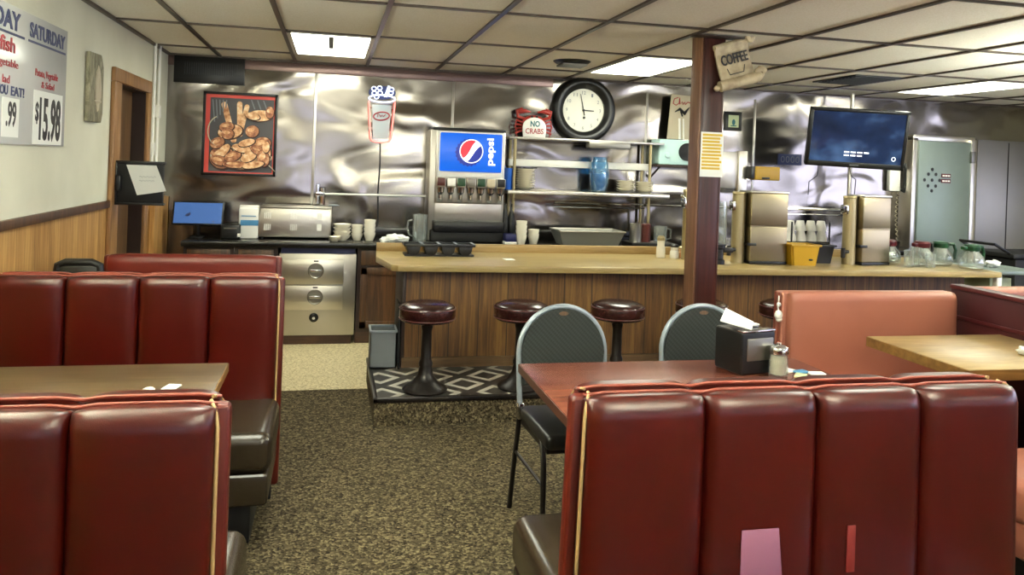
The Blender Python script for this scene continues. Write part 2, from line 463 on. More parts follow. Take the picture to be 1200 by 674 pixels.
# door
b = BM(); box(b, XL - .13, XL - .09, D0, D1, 0, DT); dr = struct('door_1', b, 'doorwood')
b = BM(); lathe(b, [(0, .07), (.02, .068), (.03, .05), (.02, .03), (.012, .02), (.012, 0), (.03, 0)], seg=16); xf(b, Matrix.Translation((XL - .09, D0 + .08, .98)) @ Matrix.Rotation(PI / 2, 4, 'Y')); obj('door_handle', b, 'steeldark', dr)
b = BM()
for y0, y1, z0, z1 in ((D0 - .16, D0 + .01, 0, DT - .01), (D1 - .01, D1 + .09, 0, DT - .01), (D0 - .16, D1 + .09, DT - .01, DT + .08)):
    box(b, XL, XL + .028, y0, y1, z0, z1, .006)
struct('trim_1', b, 'doortrim')
b = BM()
for y0, y1, z0, z1 in ((D0, D0 + .015, 0, DT), (D1 - .015, D1, 0, DT), (D0, D1, DT - .015, DT)):
    box(b, XL - .13, XL + .005, y0, y1, z0, z1)
struct('trim_2', b, 'darkwood')
b = BM(); box(b, XL, XL + .012, YF, D0 - .16, 0, .1, .003); struct('baseboard_left', b, 'oakbrown')
# suspended ceiling grid: bars along both directions
W = .617; GX0 = -.9605; GY0 = 4.284; GD = 1.1785
b = BM()
for i in range(0, 16):
    x = GX0 + i * W
    if x < XR: box(b, x - .014, x + .014, YF, YB, ZC - .012, ZC + .001)
for j in range(-6, 3):
    y = GY0 + j * GD
    if y > YF: box(b, XL, XR, y - .014, y + .014, ZC - .011, ZC + .001)
box(b, XL, XL + .02, YF, YB, ZC - .02, ZC); box(b, XL, XR, YB - .02, YB, ZC - .02, ZC)
struct('trim_3', b, 'gridbar')
# dark reflection painted as a brown strip, then the seams, on the steel wall
b = BM(); box(b, XL, 2.0, YB - .012, YB, ZC - .1, ZC - .02, .003); struct('reflection_strip', b, 'darkreflect')
b = BM()
for x in (-.16, 1.06, 2.95, 4.1, 5.2): box(b, x - .012, x + .012, YB - .005, YB, 1.0, ZC - .1, .002)
struct('trim_5', b, 'steel')
# corner conduits
for k, (y, lab) in enumerate(((6.62, 'thin white conduit down the wall, the one nearer the door'), (6.78, 'thin white conduit down the wall, the one nearer the steel wall'))):
    t = thing('electrical_conduit', lab, 'conduit', (XL, y, 1.2))
    b = BM(); tube(b, [(.016, 0, 0), (.016, 0, ZC - 1.2)], .012); obj('pipe', b, 'white', t)
    b = BM(); box(b, 0, .035, -.03, .03, .3 + .3 * k, .4 + .3 * k, .005); obj('junction_box', b, 'white', t)

# ------------------------------------------------------------------ ceiling things
def ceil_light(i, j, label):
    x0 = GX0 + i * W; y0 = GY0 + j * GD
    t = thing('ceiling_light', label, 'light', (x0 + W / 2, y0 + GD / 2, ZC), 0, 'ceiling light panels')
    hx, hy = W / 2 - .015, GD / 2 - .015
    b = BM()
    for a in ((-hx, -hx + .03, -hy, hy), (hx - .03, hx, -hy, hy), (-hx, hx, -hy, -hy + .03), (-hx, hx, hy - .03, hy)): box(b, a[0], a[1], a[2], a[3], -.014, .0)
    obj('frame', b, 'white', t)
    b = BM(); box(b, -hx + .028, hx - .028, -hy + .028, hy - .028, -.009, -.002); obj('diffuser', b, 'lamp', t)
    return t
l1 = ceil_light(1, 1, 'square ceiling light panel above the bread poster and red neon cup')
b = BM(); box(b, -.018, .018, -.5, .1, -.016, -.008); obj('lamp_bar', b, 'steeldark', l1)
ceil_light(5, 1, 'long ceiling light panel between the clock and the dark wooden pillar')
ceil_light(10, 1, 'ceiling light panel above the freezer door, right of the television')
for i, j, lab in ((1, -2, 'ceiling light panel over the table of the nearest booths'), (5, -2, 'ceiling light panel over the aisle tables'), (9, -2, 'ceiling light panel over the right hand booths'),
                  (2, -5, 'ceiling light panel by the front windows'), (8, -5, 'ceiling light panel by the front windows at the side')):
    ceil_light(i, j, lab)
for x, y, lab in ((1.2, .3, 'added fill light hung over the aisle, behind the viewpoint'), (5.2, 3.5, 'added fill light hung out of view at the far side of the dining room')):
    t = thing('added_fill_light', lab, 'light', (x, y, 1.84), 0, 'added fill lights')  # added lamps, hung out of view only to brighten the ceiling
    b = BM(); box(b, -.6, .6, -.09, .09, -.05, 0, .01); obj('housing', b, 'white', t)
    b = BM(); box(b, -.58, .58, -.075, .075, -.002, .012, .004); obj('diffuser', b, 'fillglow', t)
    for sx in (-.5, .5):
        b = BM(); tube(b, [(sx, 0, 0), (sx, 0, ZC - 1.84)], .004, 6); obj('cord', b, 'cable', t)
t = thing('added_wall_fill', 'long fill light added above the nearest booth on the cream wall', 'light', (XL, 2.1, 1.84))  # added lamp out of view, lifts the ceiling on the cream wall side
b = BM(); box(b, 0, .05, -.3, .3, -.04, .0, .004); obj('bracket', b, 'white', t)
b = BM(); box(b, .03, .19, -.6, .6, -.05, 0, .01); obj('housing', b, 'white', t)
b = BM(); box(b, .045, .175, -.58, .58, -.002, .012, .004); obj('diffuser', b, 'fillglow', t)
t = thing('ceiling_speaker', 'small dark louvred ceiling fitting near the crab sign', 'ceiling fitting', (1.83, 6.05, ZC))
b = BM(); lathe(b, [(0, -.03), (.09, -.03), (.13, -.02), (.15, -.004), (.15, 0)], seg=28); obj('housing', b, 'black', t)
b = BM()
for k in range(-4, 5): box(b, -.10, .10, k * .022 - .004, k * .022 + .004, -.042, -.028)
obj('louvre', b, 'steeldark', t)
t = thing('ceiling_vent', 'black square ceiling vent above the television', 'vent', (4.36, 6.0, ZC))
b = BM(); box(b, -.22, .22, -.3, .3, -.012, 0, .003); obj('frame', b, 'black', t)
b = BM()
for k in range(-5, 6): box(b, -.19, .19, k * .048 - .012, k * .048 + .012, -.018, -.01)
obj('slat', b, 'blackmatte', t)
b = BM(); prism(b, [(0, 0), (.03, .005), (.12, .34), (.1, .345)], ZC - .006, ZC - .001); o = obj('light_slit', b, 'white', loc=(2.35, 4.72, 0)); tag(o, 'short pale strip for light in a slit of the ceiling tiles before the pillar', 'strip')  # pale strip painted in place of light showing through a gap in the tiles

# ------------------------------------------------------------------ booths
def channel(L, z0, z1, D, n, sgn, rtop=.05, deep=.55, flare=0.0, p=5.0):
    bm = BM(); prof = []
    for k in range(9): prof.append((1.0, z0 + (z1 - rtop - z0) * k / 8))
    for k in range(1, 9):
        a = PI / 2 * k / 8; prof.append((1 - (rtop / D) * (1 - math.cos(a)) * .72, z1 - rtop + rtop * math.sin(a)))
    prof.append((.0, z1 - .004)); prof.append((0.0, z1 - .03))
    cols = []
    cw = L / n; K = 20
    for i in range(n):
        for k in range(K + (1 if i == n - 1 else 0)):
            tt = -math.cos(PI * k / K)
            g = (1 - min(1, abs(tt)) ** p) ** .5
            x = -L / 2 + cw * (i + .5 + tt * .5)
            cl = []
            for (f, z) in prof:
                y = D * f * (1 - deep + deep * g)
                if z > z1 - rtop * 1.2: zz = z - (z1 - z0) * .0 - .016 * (1 - g)
                else: zz = z
                fx = 1 + flare * (z1 - zz)
                cl.append(bm.verts.new((x * fx, sgn * y, zz)))
            cols.append(cl)
    for a, c in zip(cols, cols[1:]):
        for k in range(len(prof) - 1): bm.faces.new((a[k], a[k + 1], c[k + 1], c[k]))
    for cl in (cols[0], cols[-1]):
        bk = [bm.verts.new((cl[0].co.x, 0, cl[0].co.z))]
        bm.faces.new(cl + bk)
    return bm

def booth(label, x0, x1, Yc, near=True, far=True, seat_near=True, seat_far=True, h=1.0, mat='red', seatmat='brownseat', n=4, group='booth benches', th=.024, flare=0, D=.075, p=5.0, deep=.55, piping='gold', cat='booth bench', seat_inset=0, seatD=.5, npip=True):
    L = x1 - x0
    t = thing('booth_bench', label, cat, ((x0 + x1) / 2, Yc, 0), 0, group)
    b = BM(); box(b, -L / 2, L / 2, -th, th, .06, h - .012, .015, 3)
    if flare:
        for v in b.verts: v.co.x *= 1 + flare * (h - v.co.z)
    obj('back_frame', b, 'redframe' if mat == 'red' else mat, t)
    Lc = L - .05
    for on, s in ((near, -1), (far, 1)):
        if not on: continue
        b = channel(Lc, .40, h, D, n, s, flare=flare, p=p, deep=deep); xf(b, Matrix.Translation((0, s * th, 0))); bk = obj('backrest', b, mat, t, ang=1.2)
        if piping:
            for sx in (-1, 1):
                b = BM(); f0 = lambda z: sx * (Lc / 2 + .004) * (1 + flare * (h - z))
                yy = s * (th + D * (1 - deep) + .002)
                pts = [(f0(.4), yy, .4), (f0(.7), yy, .7), (f0(h - .05), yy, h - .05), (f0(h) - sx * .004, yy - s * .008, h - .025), (f0(h) - sx * .012, yy - s * .02, h - .01), (f0(h) - sx * .02, s * th * .6, h - .004)]
                tube(b, pts, .0045, 8); obj('piping', b, piping, bk, ang=1.2)
            b = BM(); yy = s * (th + .004)
            pts = [(-Lc / 2 + Lc * k / 24, yy, h - .002 - (.006 if k % 6 == 0 else 0)) for k in range(25)]
            tube(b, pts, .0045, 8); obj('piping', b, 'wornred', bk, ang=1.2)
    for on, s in ((seat_near, -1), (seat_far, 1)):
        if not on: continue
        a, c = sorted((s * (th + .03), s * (th + .03 + seatD)))
        Ls = L / 2 - seat_inset
        b = BM(); box(b, -Ls, Ls, a, c, .31, .47, .045, 5); obj('seat', b, seatmat, t, ang=1.2)
        a2, c2 = sorted((s * (th + .01), s * (th + .03 + seatD - .005)))
        b = BM(); box(b, -Ls + .01, Ls - .01, a2, c2, .19, .315, .018, 3); obj('seat_base', b, seatmat, t)
        a3, c3 = sorted((s * (th - .01), s * (th + seatD - .09)))
        b = BM(); box(b, -Ls + .06, Ls - .08, a3, c3, 0, .2, .004); obj('plinth', b, 'blackmatte', t)
    b = BM(); box(b, -L / 2 + .03, L / 2 - .03, -th + .004, th - .004, 0, .08); obj('foot_board', b, 'blackmatte', t)
    return t
booth('nearest red channel-back booth on the side of the cream wall', XL + .005, -.195, 1.83)
B2 = booth('red channel-back booth behind the tan table by the wall, dark brown seat', XL + .005, -.185, 3.70, seat_far=False)
booth('low plain red bench back seen over the second booth, before the steel counter', -1.13, -.245, 4.47, n=1, p=14, deep=.35, far=False, seat_far=False, piping=None, D=.05, mat='redlit', h=1.0, seatD=.42, seat_inset=.06)
R1 = booth('red channel-back booth beside the aisle with a pink tape patch', .572, 1.81, 1.81, flare=.035)
b = BM(); box(b, -.055, .055, -.004, 0, .57, .685, .0015)
for v in b.verts:
    if v.co.x > .03 and v.co.z > .65: v.co.x -= .012
b2 = obj('tape_patch', b, 'tape', R1, loc=(-.158, -.1005, -.002), label='pink tape patch')
b = BM(); box(b, -.012, .012, -.004, 0, .56, .675, .0015); obj('tape_patch', b, 'tape2', R1, loc=(.085, -.098, 0), label='narrow red tape strip')

# salmon booth at the right with a partition beside it
SB = booth('plain salmon pink booth bench behind the worn square table', 2.31, 3.36, 3.75, n=1, p=16, deep=.3, far=False, seat_far=False, h=.93, mat='salmon', seatmat='salmon', piping=None, D=.06, seatD=.42, flare=.03, group='salmon booths', th=.045)
for k in (0, 1):
    b = BM(); tube(b, [(-.527 * 1.012, -.02 + .035 * k, .915), (-.527 * 1.02, -.02 + .035 * k, .5), (-.527 * 1.03, -.02 + .035 * k, .1)], .004, 8); obj('piping', b, 'wornred', SB)
booth('salmon pink booth bench on the near side of the worn square table', 2.42, 3.36, 2.16, n=1, p=16, deep=.3, near=False, seat_near=False, h=.93, mat='salmon', seatmat='salmon', piping=None, D=.06, seatD=.44, group='salmon booths', th=.045)
t = thing('partition', 'low dark maroon partition beside the salmon booth', 'partition', (3.43, 2.7, 0))
b = BM(); box(b, -.03, .03, -1.0, 1.08, 0, .93, .004); obj('panel', b, 'maroonpanel', t)
b = BM(); box(b, -.04, .04, -1.0, 1.08, .93, .955, .006); obj('cap', b, 'maroon', t)
b = BM(); box(b, -.036, -.028, -1.0, 1.08, .77, .79, .003); obj('rail', b, 'maroon', t)
booth('pink bench back showing just over the maroon partition', 3.62, 4.6, 3.9, n=1, p=16, deep=.3, far=False, seat_near=False, seat_far=True, h=.93, mat='salmon', seatmat='salmon', piping=None, D=.05, seatD=.42, group='salmon booths', th=.04)
t = thing('bead_ornament', 'small white shell ornament hung on the end of the salmon booth', 'ornament', (2.29, 3.71, .80))
b = BM(); blob(b, (0, 0, 0), (.022, .018, .026)); blob(b, (0.004, 0, -.022), (.017, .014, .014)); obj('shell', b, 'white', t)
b = BM(); blob(b, (0, 0, .055), (.012, .01, .012)); tube(b, [(0, 0, .02), (-.004, 0, .04), (0, 0, .1)], .004, 6); obj('cord', b, 'white', t)

# ------------------------------------------------------------------ tables
def table(name, label, x0, x1, y0, y1, zt, top, edge, cat='table', post=(0, 0), thick=.035):
    cx, cy = (x0 + x1) / 2, (y0 + y1) / 2
    t = thing(name, label, cat, (cx, cy, 0))
    hx, hy = (x1 - x0) / 2, (y1 - y0) / 2
    b = BM(); box(b, -hx, hx, -hy, hy, zt - thick, zt, .004)
    o = obj('tabletop', b, top, t)
    b = BM()
    for a in ((-hx - .003, -hx + .001, -hy, hy), (hx - .001, hx + .003, -hy, hy), (-hx, hx, -hy - .003, -hy + .001), (-hx, hx, hy - .001, hy + .003)): box(b, a[0], a[1], a[2], a[3], zt - thick + .002, zt - .003)
    obj('edge_band', b, edge, o)
    b = BM(); lathe(b, [(.04, .03), (.035, .08), (.035, zt - .09), (.05, zt - .06), (.05, zt - thick)], (post[0], post[1], 0), 20); obj('pedestal', b, 'ironblack', t)
    b = BM()
    for a in range(4):
        c, s = math.cos(a * PI / 2 + .78), math.sin(a * PI / 2 + .78)
        tube(b, [(post[0] + .02 * c, post[1] + .02 * s, .05), (post[0] + .25 * c, post[1] + .25 * s, .025)], [.03, .02], 10, flat=.7)
    obj('base', b, 'ironblack', t)
    b = BM(); box(b, post[0] - .12, post[0] + .12, post[1] - .12, post[1] + .12, zt - thick - .02, zt - thick, .003); obj('bracket', b, 'ironblack', t)
    return t
table('booth_table', 'tan wood-look table between the two red booths by the wall', XL + .01, -.352, 2.42, 3.13, .75, 'tabletan', 'tableedge')
table('dining_table', 'reddish brown table with the black napkin dispenser on it', .745, 1.95, 2.36, 3.03, .75, 'tablered', 'redge')
table('booth_table', 'worn olive-tan square table before the salmon booth', 2.60, 3.38, 2.78, 3.42, .75, 'tableolive', 'tableedge', post=(-.1, -.02), thick=.05)
b = BM(); box(b, -.022, .022, -.03, .03, 0, .006, .002); o = obj('paper_card', b, 'paper', loc=(-.49, 2.80, .751), rot=(0, 0, -.25)); tag(o, 'small white paper card on the tan table', 'card')
b = BM(); blob(b, (0, 0, .006), (.016, .012, .006), jit=.4, seed=5); o = obj('paper_scrap', b, 'paper', loc=(-.555, 2.78, .75)); tag(o, 'tiny white paper crumb beside the card on the tan table', 'scrap')
b = BM(); blob(b, (0, 0, .018), (.045, .03, .02), jit=.7, seed=2); blob(b, (.03, .01, .012), (.03, .03, .014), jit=.6, seed=8); o = obj('crumpled_napkin', b, 'paper', loc=(3.12, 3.0, .75), ang=1); tag(o, 'crumpled white napkin on the worn square table', 'napkin')

# napkin dispenser
t = thing('napkin_dispenser', 'black napkin dispenser with a white napkin on top', 'dispenser', (1.625, 2.86, .75), .22)
b = BM(); box(b, -.085, .085, -.075, .085, 0, .168, .012, 3); obj('body', b, 'black', t)
b = BM(); box(b, -.06, .07, -.08, -.073, .055, .142, .004); obj('faceplate', b, 'steeldark', t)
b = BM(); box(b, -.083, .083, -.076, -.03, .166, .173, .003); obj('top_bar', b, 'chrome', t)
b = BM(); blob(b, (.055, .02, .17), (.02, .02, .012)); obj('knob', b, 'chrome', t)
bn = BM()
q = [(-.1, .03), (-.035, -.085), (.035, -.0), (-.03, .1)]
va = [bn.verts.new((x, y, z)) for (x, y), z in zip(q, (.19, .176, .186, .225))]; vb = [bn.verts.new((v.co.x, v.co.y, v.co.z + .004)) for v in va]
bn.faces.new(va); bn.faces.new(vb[::-1])
for k in range(4): bn.faces.new((va[k], vb[k], vb[(k + 1) % 4], va[(k + 1) % 4]))
blob(bn, (.03, .005, .178), (.035, .014, .007), jit=.3)
o = obj('paper_napkin', bn, 'paper', loc=(1.625, 2.86, .75), rot=(0, 0, .1)); tag(o, 'white folded napkin lying on the black dispenser', 'napkin')
# sugar shaker
t = thing('sugar_shaker', 'glass sugar shaker with a chrome lid beside the napkin dispenser', 'shaker', (1.715, 2.765, .75))
b = BM(); lathe(b, [(0, 0), (.034, 0), (.036, .005), (.036, .06), (.033, .085), (.033, .095), (.030, .095), (.030, .07), (.032, .05), (.032, .008), (0, .008)], seg=28); obj('jar', b, 'glass', t)
b = BM(); lathe(b, [(0, .009), (.0315, .009), (.0315, .055), (.029, .08), (0, .082)], seg=24); obj('sugar', b, 'sugar', t)
b = BM(); lathe(b, [(.037, .088), (.038, .1), (.034, .112), (.02, .12), (0, .122)], seg=28); lathe(b, [(0, .118), (.01, .118), (.009, .128), (0, .128)], seg=14); obj('lid', b, 'chrome', t)
for k, (x, y, rz, m, lab) in enumerate(((1.79, 2.82, .5, 'paper', 'white condiment packet lying nearest the sugar shaker'), (1.835, 2.80, .2, 'bluelabel', 'blue condiment packet beside the sugar shaker'), (1.885, 2.77, -.2, 'paper', 'white packet lying past the blue one on the reddish table'), (1.80, 2.745, .9, 'mint', 'pale green packet in front of the sugar shaker'))):
    b = BM(); box(b, -.032, .032, -.022, .022, 0, .007, .003); o = obj('condiment_packet', b, m, loc=(x, y, .7505), rot=(0, 0, rz)); tag(o, lab, 'packet', 'condiment packets')

# ------------------------------------------------------------------ banquet chairs
def chair(label, loc, rz=0):
    t = thing('banquet_chair', label, 'chair', loc, rz, 'round-backed banquet chairs')
    lean = Matrix.Translation((0, .17, .44)) @ Matrix.Rotation(-.10, 4, 'X') @ Matrix.Translation((0, -.17, -.44))
    R = .202
    arc = [(-R * .96, .46), (-R * .985, .56)] + [(-R * math.cos(a), .70 + R * math.sin(a)) for a in [PI * k / 24 for k in range(25)]] + [(R * .985, .56), (R * .96, .46)]
    b = BM(); tube(b, [(x, .17, z) for x, z in arc], .0125, 10); xf(b, lean); obj('back_frame', b, 'greyblue', t, ang=1)
    pad = [(x * .955, min(z, 9) - (.008 if z > .7 else 0)) for x, z in arc[1:-1]]
    pad = [(x, max(z, .53)) for x, z in pad]
    b = BM(); prism(b, pad, .148, .196, 'y', bev=.014); xf(b, lean); bp = obj('backrest', b, 'fabric', t)
    b = BM(); prism(b, ell(0, .872, .022, .009), .1465, .199, 'y'); xf(b, lean); obj('hand_hole', b, 'oakbrown', bp)
    b = BM(); box(b, -.2, .2, -.24, .18, .415, .475, .022, 4); obj('seat', b, 'black', t, ang=1)
    b = BM(); box(b, -.19, .19, -.21, .16, .395, .42, .004); obj('seat_pan', b, 'ironblack', t)
    for s in (-1, 1):
        b = BM(); tube(b, [(s * .19, -.14, .43), (s * .198, -.2, .36), (s * .2, -.215, .2), (s * .2, -.225, .0)], .0115, 10); obj('leg', b, 'ironblack', t)
        b = BM(); tube(b, [(s * .193, .172, .47), (s * .2, .165, .40), (s * .205, .19, .25), (s * .21, .235, .0)], .0115, 10); obj('leg', b, 'ironblack', t)
        b = BM(); tube(b, [(s * .2, -.21, .27), (s * .204, .185, .27)], .007, 8); obj('stretcher', b, 'ironblack', t)
        b = BM(); box(b, s * .196 - .014, s * .196 + .014, .14, .19, .42, .49, .006); obj('bracket', b, 'chrome', t)
    return t
c1 = chair('charcoal round-backed banquet chair at the aisle corner of the reddish table', (1.045, 3.22, 0), .04)
dup(c1, (1.715, 3.22, 0), -.02, 'charcoal round-backed banquet chair behind the napkin dispenser')

# black chair by the wall behind the second booth
t = thing('high_chair', 'black padded chair top by the wainscot beyond the second booth', 'chair', (-1.21, 4.33, 0))
b = BM(); tube(b, [(-.1, 0, .90), (-.095, 0, .95), (-.06, 0, .965), (.06, 0, .965), (.095, 0, .95), (.1, 0, .90)], .02, 12); box(b, -.09, .09, -.015, .015, .7, .95, .01); obj('backrest', b, 'black', t)
b = BM(); box(b, -.11, .11, -.25, .02, .5, .55, .015, 3); obj('seat', b, 'black', t)
for sx in (-1, 1):
    for y in (-.22, .01):
        b = BM(); tube(b, [(sx * .1, y, .52 if y < 0 else .92), (sx * .11, y, 0)], .012, 8); obj('leg', b, 'ironblack', t)

# ------------------------------------------------------------------ bar step, bar and stools
PX0, PX1 = .285, 4.85
t = thing('bar_step', 'raised step with diamond patterned top along the bar', 'step', (0, 0, 0))
b = BM(); box(b, PX0, PX1, 4.6, 5.56, 0, .152); obj('riser', b, 'carpet', t)
b = BM(); box(b, PX0 + .01, PX1, 4.61, 5.55, .15, .16); obj('tread', b, 'diamond', t)
b = BM(); box(b, PX0 - .006, PX1, 4.59, 4.625, .135, .163, .005); box(b, PX0 - .006, PX0 + .022, 4.59, 5.56, .135, .163, .005); obj('nosing', b, 'ironblack', t)

t = thing('bar_counter', 'long wood-panelled bar with a light oak laminate top', 'bar', (0, 0, 0))
b = BM(); prism(b, [(.50, 5.29), (4.85, 5.26), (4.85, 5.82), (.50, 5.82)], .16, .82); obj('front_panel', b, 'panel_bar', t)
b = BM(); prism(b, [(.495, 5.27), (4.855, 5.24), (4.855, 5.30), (.495, 5.30)], .16, .225); obj('base_trim', b, 'basewood', t)
b = BM(); box(b, .485, .51, 5.275, 5.83, .16, .82, .003); obj('end_panel', b, 'darkwood', t)
b = BM(); prism(b, [(.345, 5.99), (.325, 5.62), (.40, 5.19), (.44, 5.16), (4.95, 5.01), (4.95, 5.94)], .812, .855, bev=.006); ct = obj('countertop', b, 'countertop', t)
b = BM(); prism(b, [(.345, 5.985), (.345, 5.94), (4.55, 5.92), (4.55, 5.965)], .85, .915, bev=.004); obj('back_ledge', b, 'ledgewood', t)

def stool(label, loc):
    t = thing('bar_stool', label, 'bar stool', loc, 0, 'maroon bar stools')
    b = BM(); lathe(b, [(0, 0), (.13, 0), (.135, .012), (.12, .03), (.075, .055), (.045, .1), (.035, .16), (.032, .2), (0, .2)], seg=32); obj('base', b, 'ironblack', t, ang=1)
    b = BM(); lathe(b, [(.042, .15), (.042, .17), (.032, .19), (.03, .36), (.036, .38), (.036, .42), (.09, .425), (0, .43)], seg=24); obj('column', b, 'ironblack', t)
    b = BM(); lathe(b, [(0, .42), (.15, .42), (.163, .428), (.167, .45), (.167, .49), (.163, .505), (.157, .512), (.12, .527), (.06, .532), (0, .533)], seg=40); s = obj('seat', b, 'stoolvinyl', t, ang=1)
    b = BM()
    for z in (.437, .497): tube(b, [(.167 * math.cos(2 * PI * k / 36), .167 * math.sin(2 * PI * k / 36), z) for k in range(36)], .0035, 6, True)
    obj('seat_welt', b, 'maroon', s)
    return t
s1 = stool('maroon bar stool standing nearest the grey bin', (.59, 4.74, .16))
for x, lab in ((1.17, 'maroon bar stool partly behind the aisle chair'), (1.80, 'maroon bar stool between the two round-backed chairs'), (2.4, 'maroon bar stool almost hidden behind the dark pillar'), (2.98, 'maroon bar stool beside the end of the salmon booth')):
    dup(s1, (x, 4.80 if x == 2.4 else 4.75, .16), x, lab)

# bin and board
t = thing('waste_bin', 'grey plastic bin on the step at the bar end', 'bin', (.372, 5.36, .16))
b = BM(); w = .085; d = .1
for x0, x1, y0, y1 in ((-w, -w + .006, -d, d), (w - .006, w, -d, d), (-w, w, -d, -d + .006), (-w, w, d - .006, d)): box(b, x0, x1, y0, y1, 0, .24)
box(b, -w, w, -d, d, 0, .01); obj('body', b, 'grey', t)
b = BM()
for x0, x1, y0, y1 in ((-w - .006, -w + .008, -d - .006, d + .006), (w - .008, w + .006, -d - .006, d + .006), (-w, w, -d - .006, -d + .008), (-w, w, d - .008, d + .006)): box(b, x0, x1, y0, y1, .235, .25, .002)
obj('rim', b, 'greyblue', t)
b = BM(); box(b, -.006, .006, -.1, .1, 0, .43, .002); xf(b, Matrix.Rotation(-.02, 4, 'Y')); o = obj('black_board', b, 'blackmatte', loc=(.474, 5.33, .162)); tag(o, 'black flat board standing between the grey bin and the bar end', 'board')

# pillar
t = thing('pillar', 'dark red-brown wooden pillar at the bar, coffee sign near its top', 'pillar', (2.26, 4.56, .0)); 
b = BM(); box(b, -.062, .075, -.07, .07, 0, ZC - .003, .004); obj('post', b, 'pillar', t)
b = BM(); box(b, -.075, -.06, -.068, .07, 0, ZC - .003, .003); obj('side_board', b, 'pillarside', t)
b = BM(); box(b, .068, .08, -.074, .07, 0, ZC - .003, .003); box(b, -.066, -.05, -.074, -.068, 0, ZC - .003, .002); obj('corner_strip', b, 'pillar', t)
b = BM(); box(b, -.15, .17, -.15, -.06, ZC - .02, ZC - .012, .003); obj('cap', b, 'darkwood', t)
# yellow notice on the pillar
t = thing('paper_notice', 'paper notice with yellow highlighted lines taped to the pillar', 'notice', (2.27, 4.481, 1.5))
b = BM(); box(b, -.075, .075, -.001, .001, 0, .275); obj('sheet', b, 'paper', t)
b = BM(); random.seed(3)
for k in range(11):
    z = .045 + k * .0205; box(b, -.068 + random.uniform(0, .006), .068 - random.uniform(0, .02), -.002, -.001, z, z + .014)
obj('highlight', b, 'hl_yellow', t)
b = BM()
for k in range(11):
    z = .05 + k * .0205; x = -.064
    while x < .05:
        w = random.uniform(.006, .02); box(b, x, x + w, -.0026, -.0015, z, z + .0035); x += w + .004
obj('print', b, 'ink_gold', t)
# coffee scroll sign
t = thing('coffee_sign', 'carved scroll-shaped sign reading COFFEE on the pillar top', 'sign', (2.42, 4.44, 2.06)); t.rotation_euler = (0, -.3, 0)
b = BM(); N = 20; pr = []
for k in range(N + 1):
    a = k / N; pr.append((-.02 + .0 * a, .045 + .20 * a))
sh = [(-.012, .04), (.0, .1), (.004, .16), (.0, .22), (-.008, .255)]
va = []
for (y, z) in sh: va.append([b.verts.new((x + .02 * (z - .1), y, z)) for x in (-.11, .115)])
vb = [[b.verts.new((v.co.x, v.co.y + .014, v.co.z)) for v in r] for r in va]
for i in range(len(sh) - 1):
    b.faces.new((va[i][0], va[i][1], va[i + 1][1], va[i + 1][0])); b.faces.new((vb[i][0], vb[i][1], vb[i + 1][1], vb[i + 1][0]))
    for j in (0, 1): b.faces.new((va[i][j], vb[i][j], vb[i + 1][j], va[i + 1][j]))
b.faces.new(va[0] + vb[0][::-1]); b.faces.new(va[-1] + vb[-1][::-1])
obj('panel', b, 'scroll', t)
b = BM(); tube(b, [(-.135, 0, .03), (-.13, 0, .03), (.145, 0, .03), (.15, 0, .03)], [.02, .034, .034, .02], 14); blob(b, (-.15, 0, .025), (.02, .02, .02)); obj('lower_roll', b, 'scroll', t)
b = BM(); tube(b, [(-.1, .01, .262), (.13, .01, .268)], .02, 12); obj('upper_roll', b, 'scroll', t)
for (cx, cz, s) in ((.145, .275, 1), (.15, .045, 1)):
    b = BM(); tube(b, [(cx + (.034 - .0035 * k) * math.cos(k * .75), -.012, cz + (.034 - .0035 * k) * math.sin(k * .75)) for k in range(9)], .009, 8, flat=2.4); obj('curl', b, 'scroll', t)
b = text_bm('COFFEE', -.085, .095, .145, .21, .004, .02); xf(b, Matrix.Translation((0, -.008, 0))); obj('lettering', b, 'ink_black', t)
b = BM(); tube(b, [(-.06, -.012, .125), (-.05, -.012, .085), (.045, -.012, .085), (.06, -.012, .125)], .003, 6); obj('cup_outline', b, 'ink_black', t)

# ------------------------------------------------------------------ left wall things
t = thing('menu_sign', 'pale weekend special menu board with prices on the cream wall', 'sign', (XL, 0, 0)); t.rotation_euler = (0, 0, PI / 2)
# local x runs along the wall, the board faces into the room
b = BM(); box(b, 3.55, 4.56, -.012, -.001, 1.54, 2.14, .002); obj('board', b, 'board', t)
b = BM(); box(b, 4.11, 4.51, -.014, -.011, 1.545, 1.80); obj('price_card', b, 'paper', t)
b = BM(); box(b, 3.75, 3.935, -.014, -.011, 1.57, 1.74); obj('price_card', b, 'paper', t)
def wl(body, x0, x1, z0, z1, m, bold=.02, shear=0):
    bb = text_bm(body, x0, x1, z0, z1, .002, bold, shear=shear); xf(bb, Matrix.Translation((0, -.0135, 0))); obj('lettering', bb, m, t)
wl('SATURDAY', 4.03, 4.515, 2.035, 2.105, 'ink_navy', .03); wl('DAY', 3.64, 3.915, 2.035, 2.115, 'ink_navy', .03)
b = BM(); box(b, 4.02, 4.53, -.0145, -.011, 2.012, 2.022); box(b, 3.56, 3.97, -.0145, -.011, 2.012, 2.022); obj('rule', b, 'ink_navy', t)
wl('fish', 3.70, 3.865, 1.935, 2.0, 'ink_red', .02); wl('getable', 3.70, 3.905, 1.862, 1.905, 'ink_red', 0); wl('lad', 3.74, 3.815, 1.80, 1.835, 'ink_red', 0)
wl('YOU', 3.68, 3.80, 1.75, 1.792, 'ink_navy', .02); wl('EAT!', 3.835, 3.985, 1.75, 1.792, 'ink_navy', .02); wl('.99', 3.79, 3.90, 1.615, 1.725, 'ink_black', .02)
wl('Potato, Vegetable', 4.115, 4.425, 1.855, 1.90, 'ink_red', .0); wl('& Salad', 4.20, 4.375, 1.815, 1.847, 'ink_red', .0)
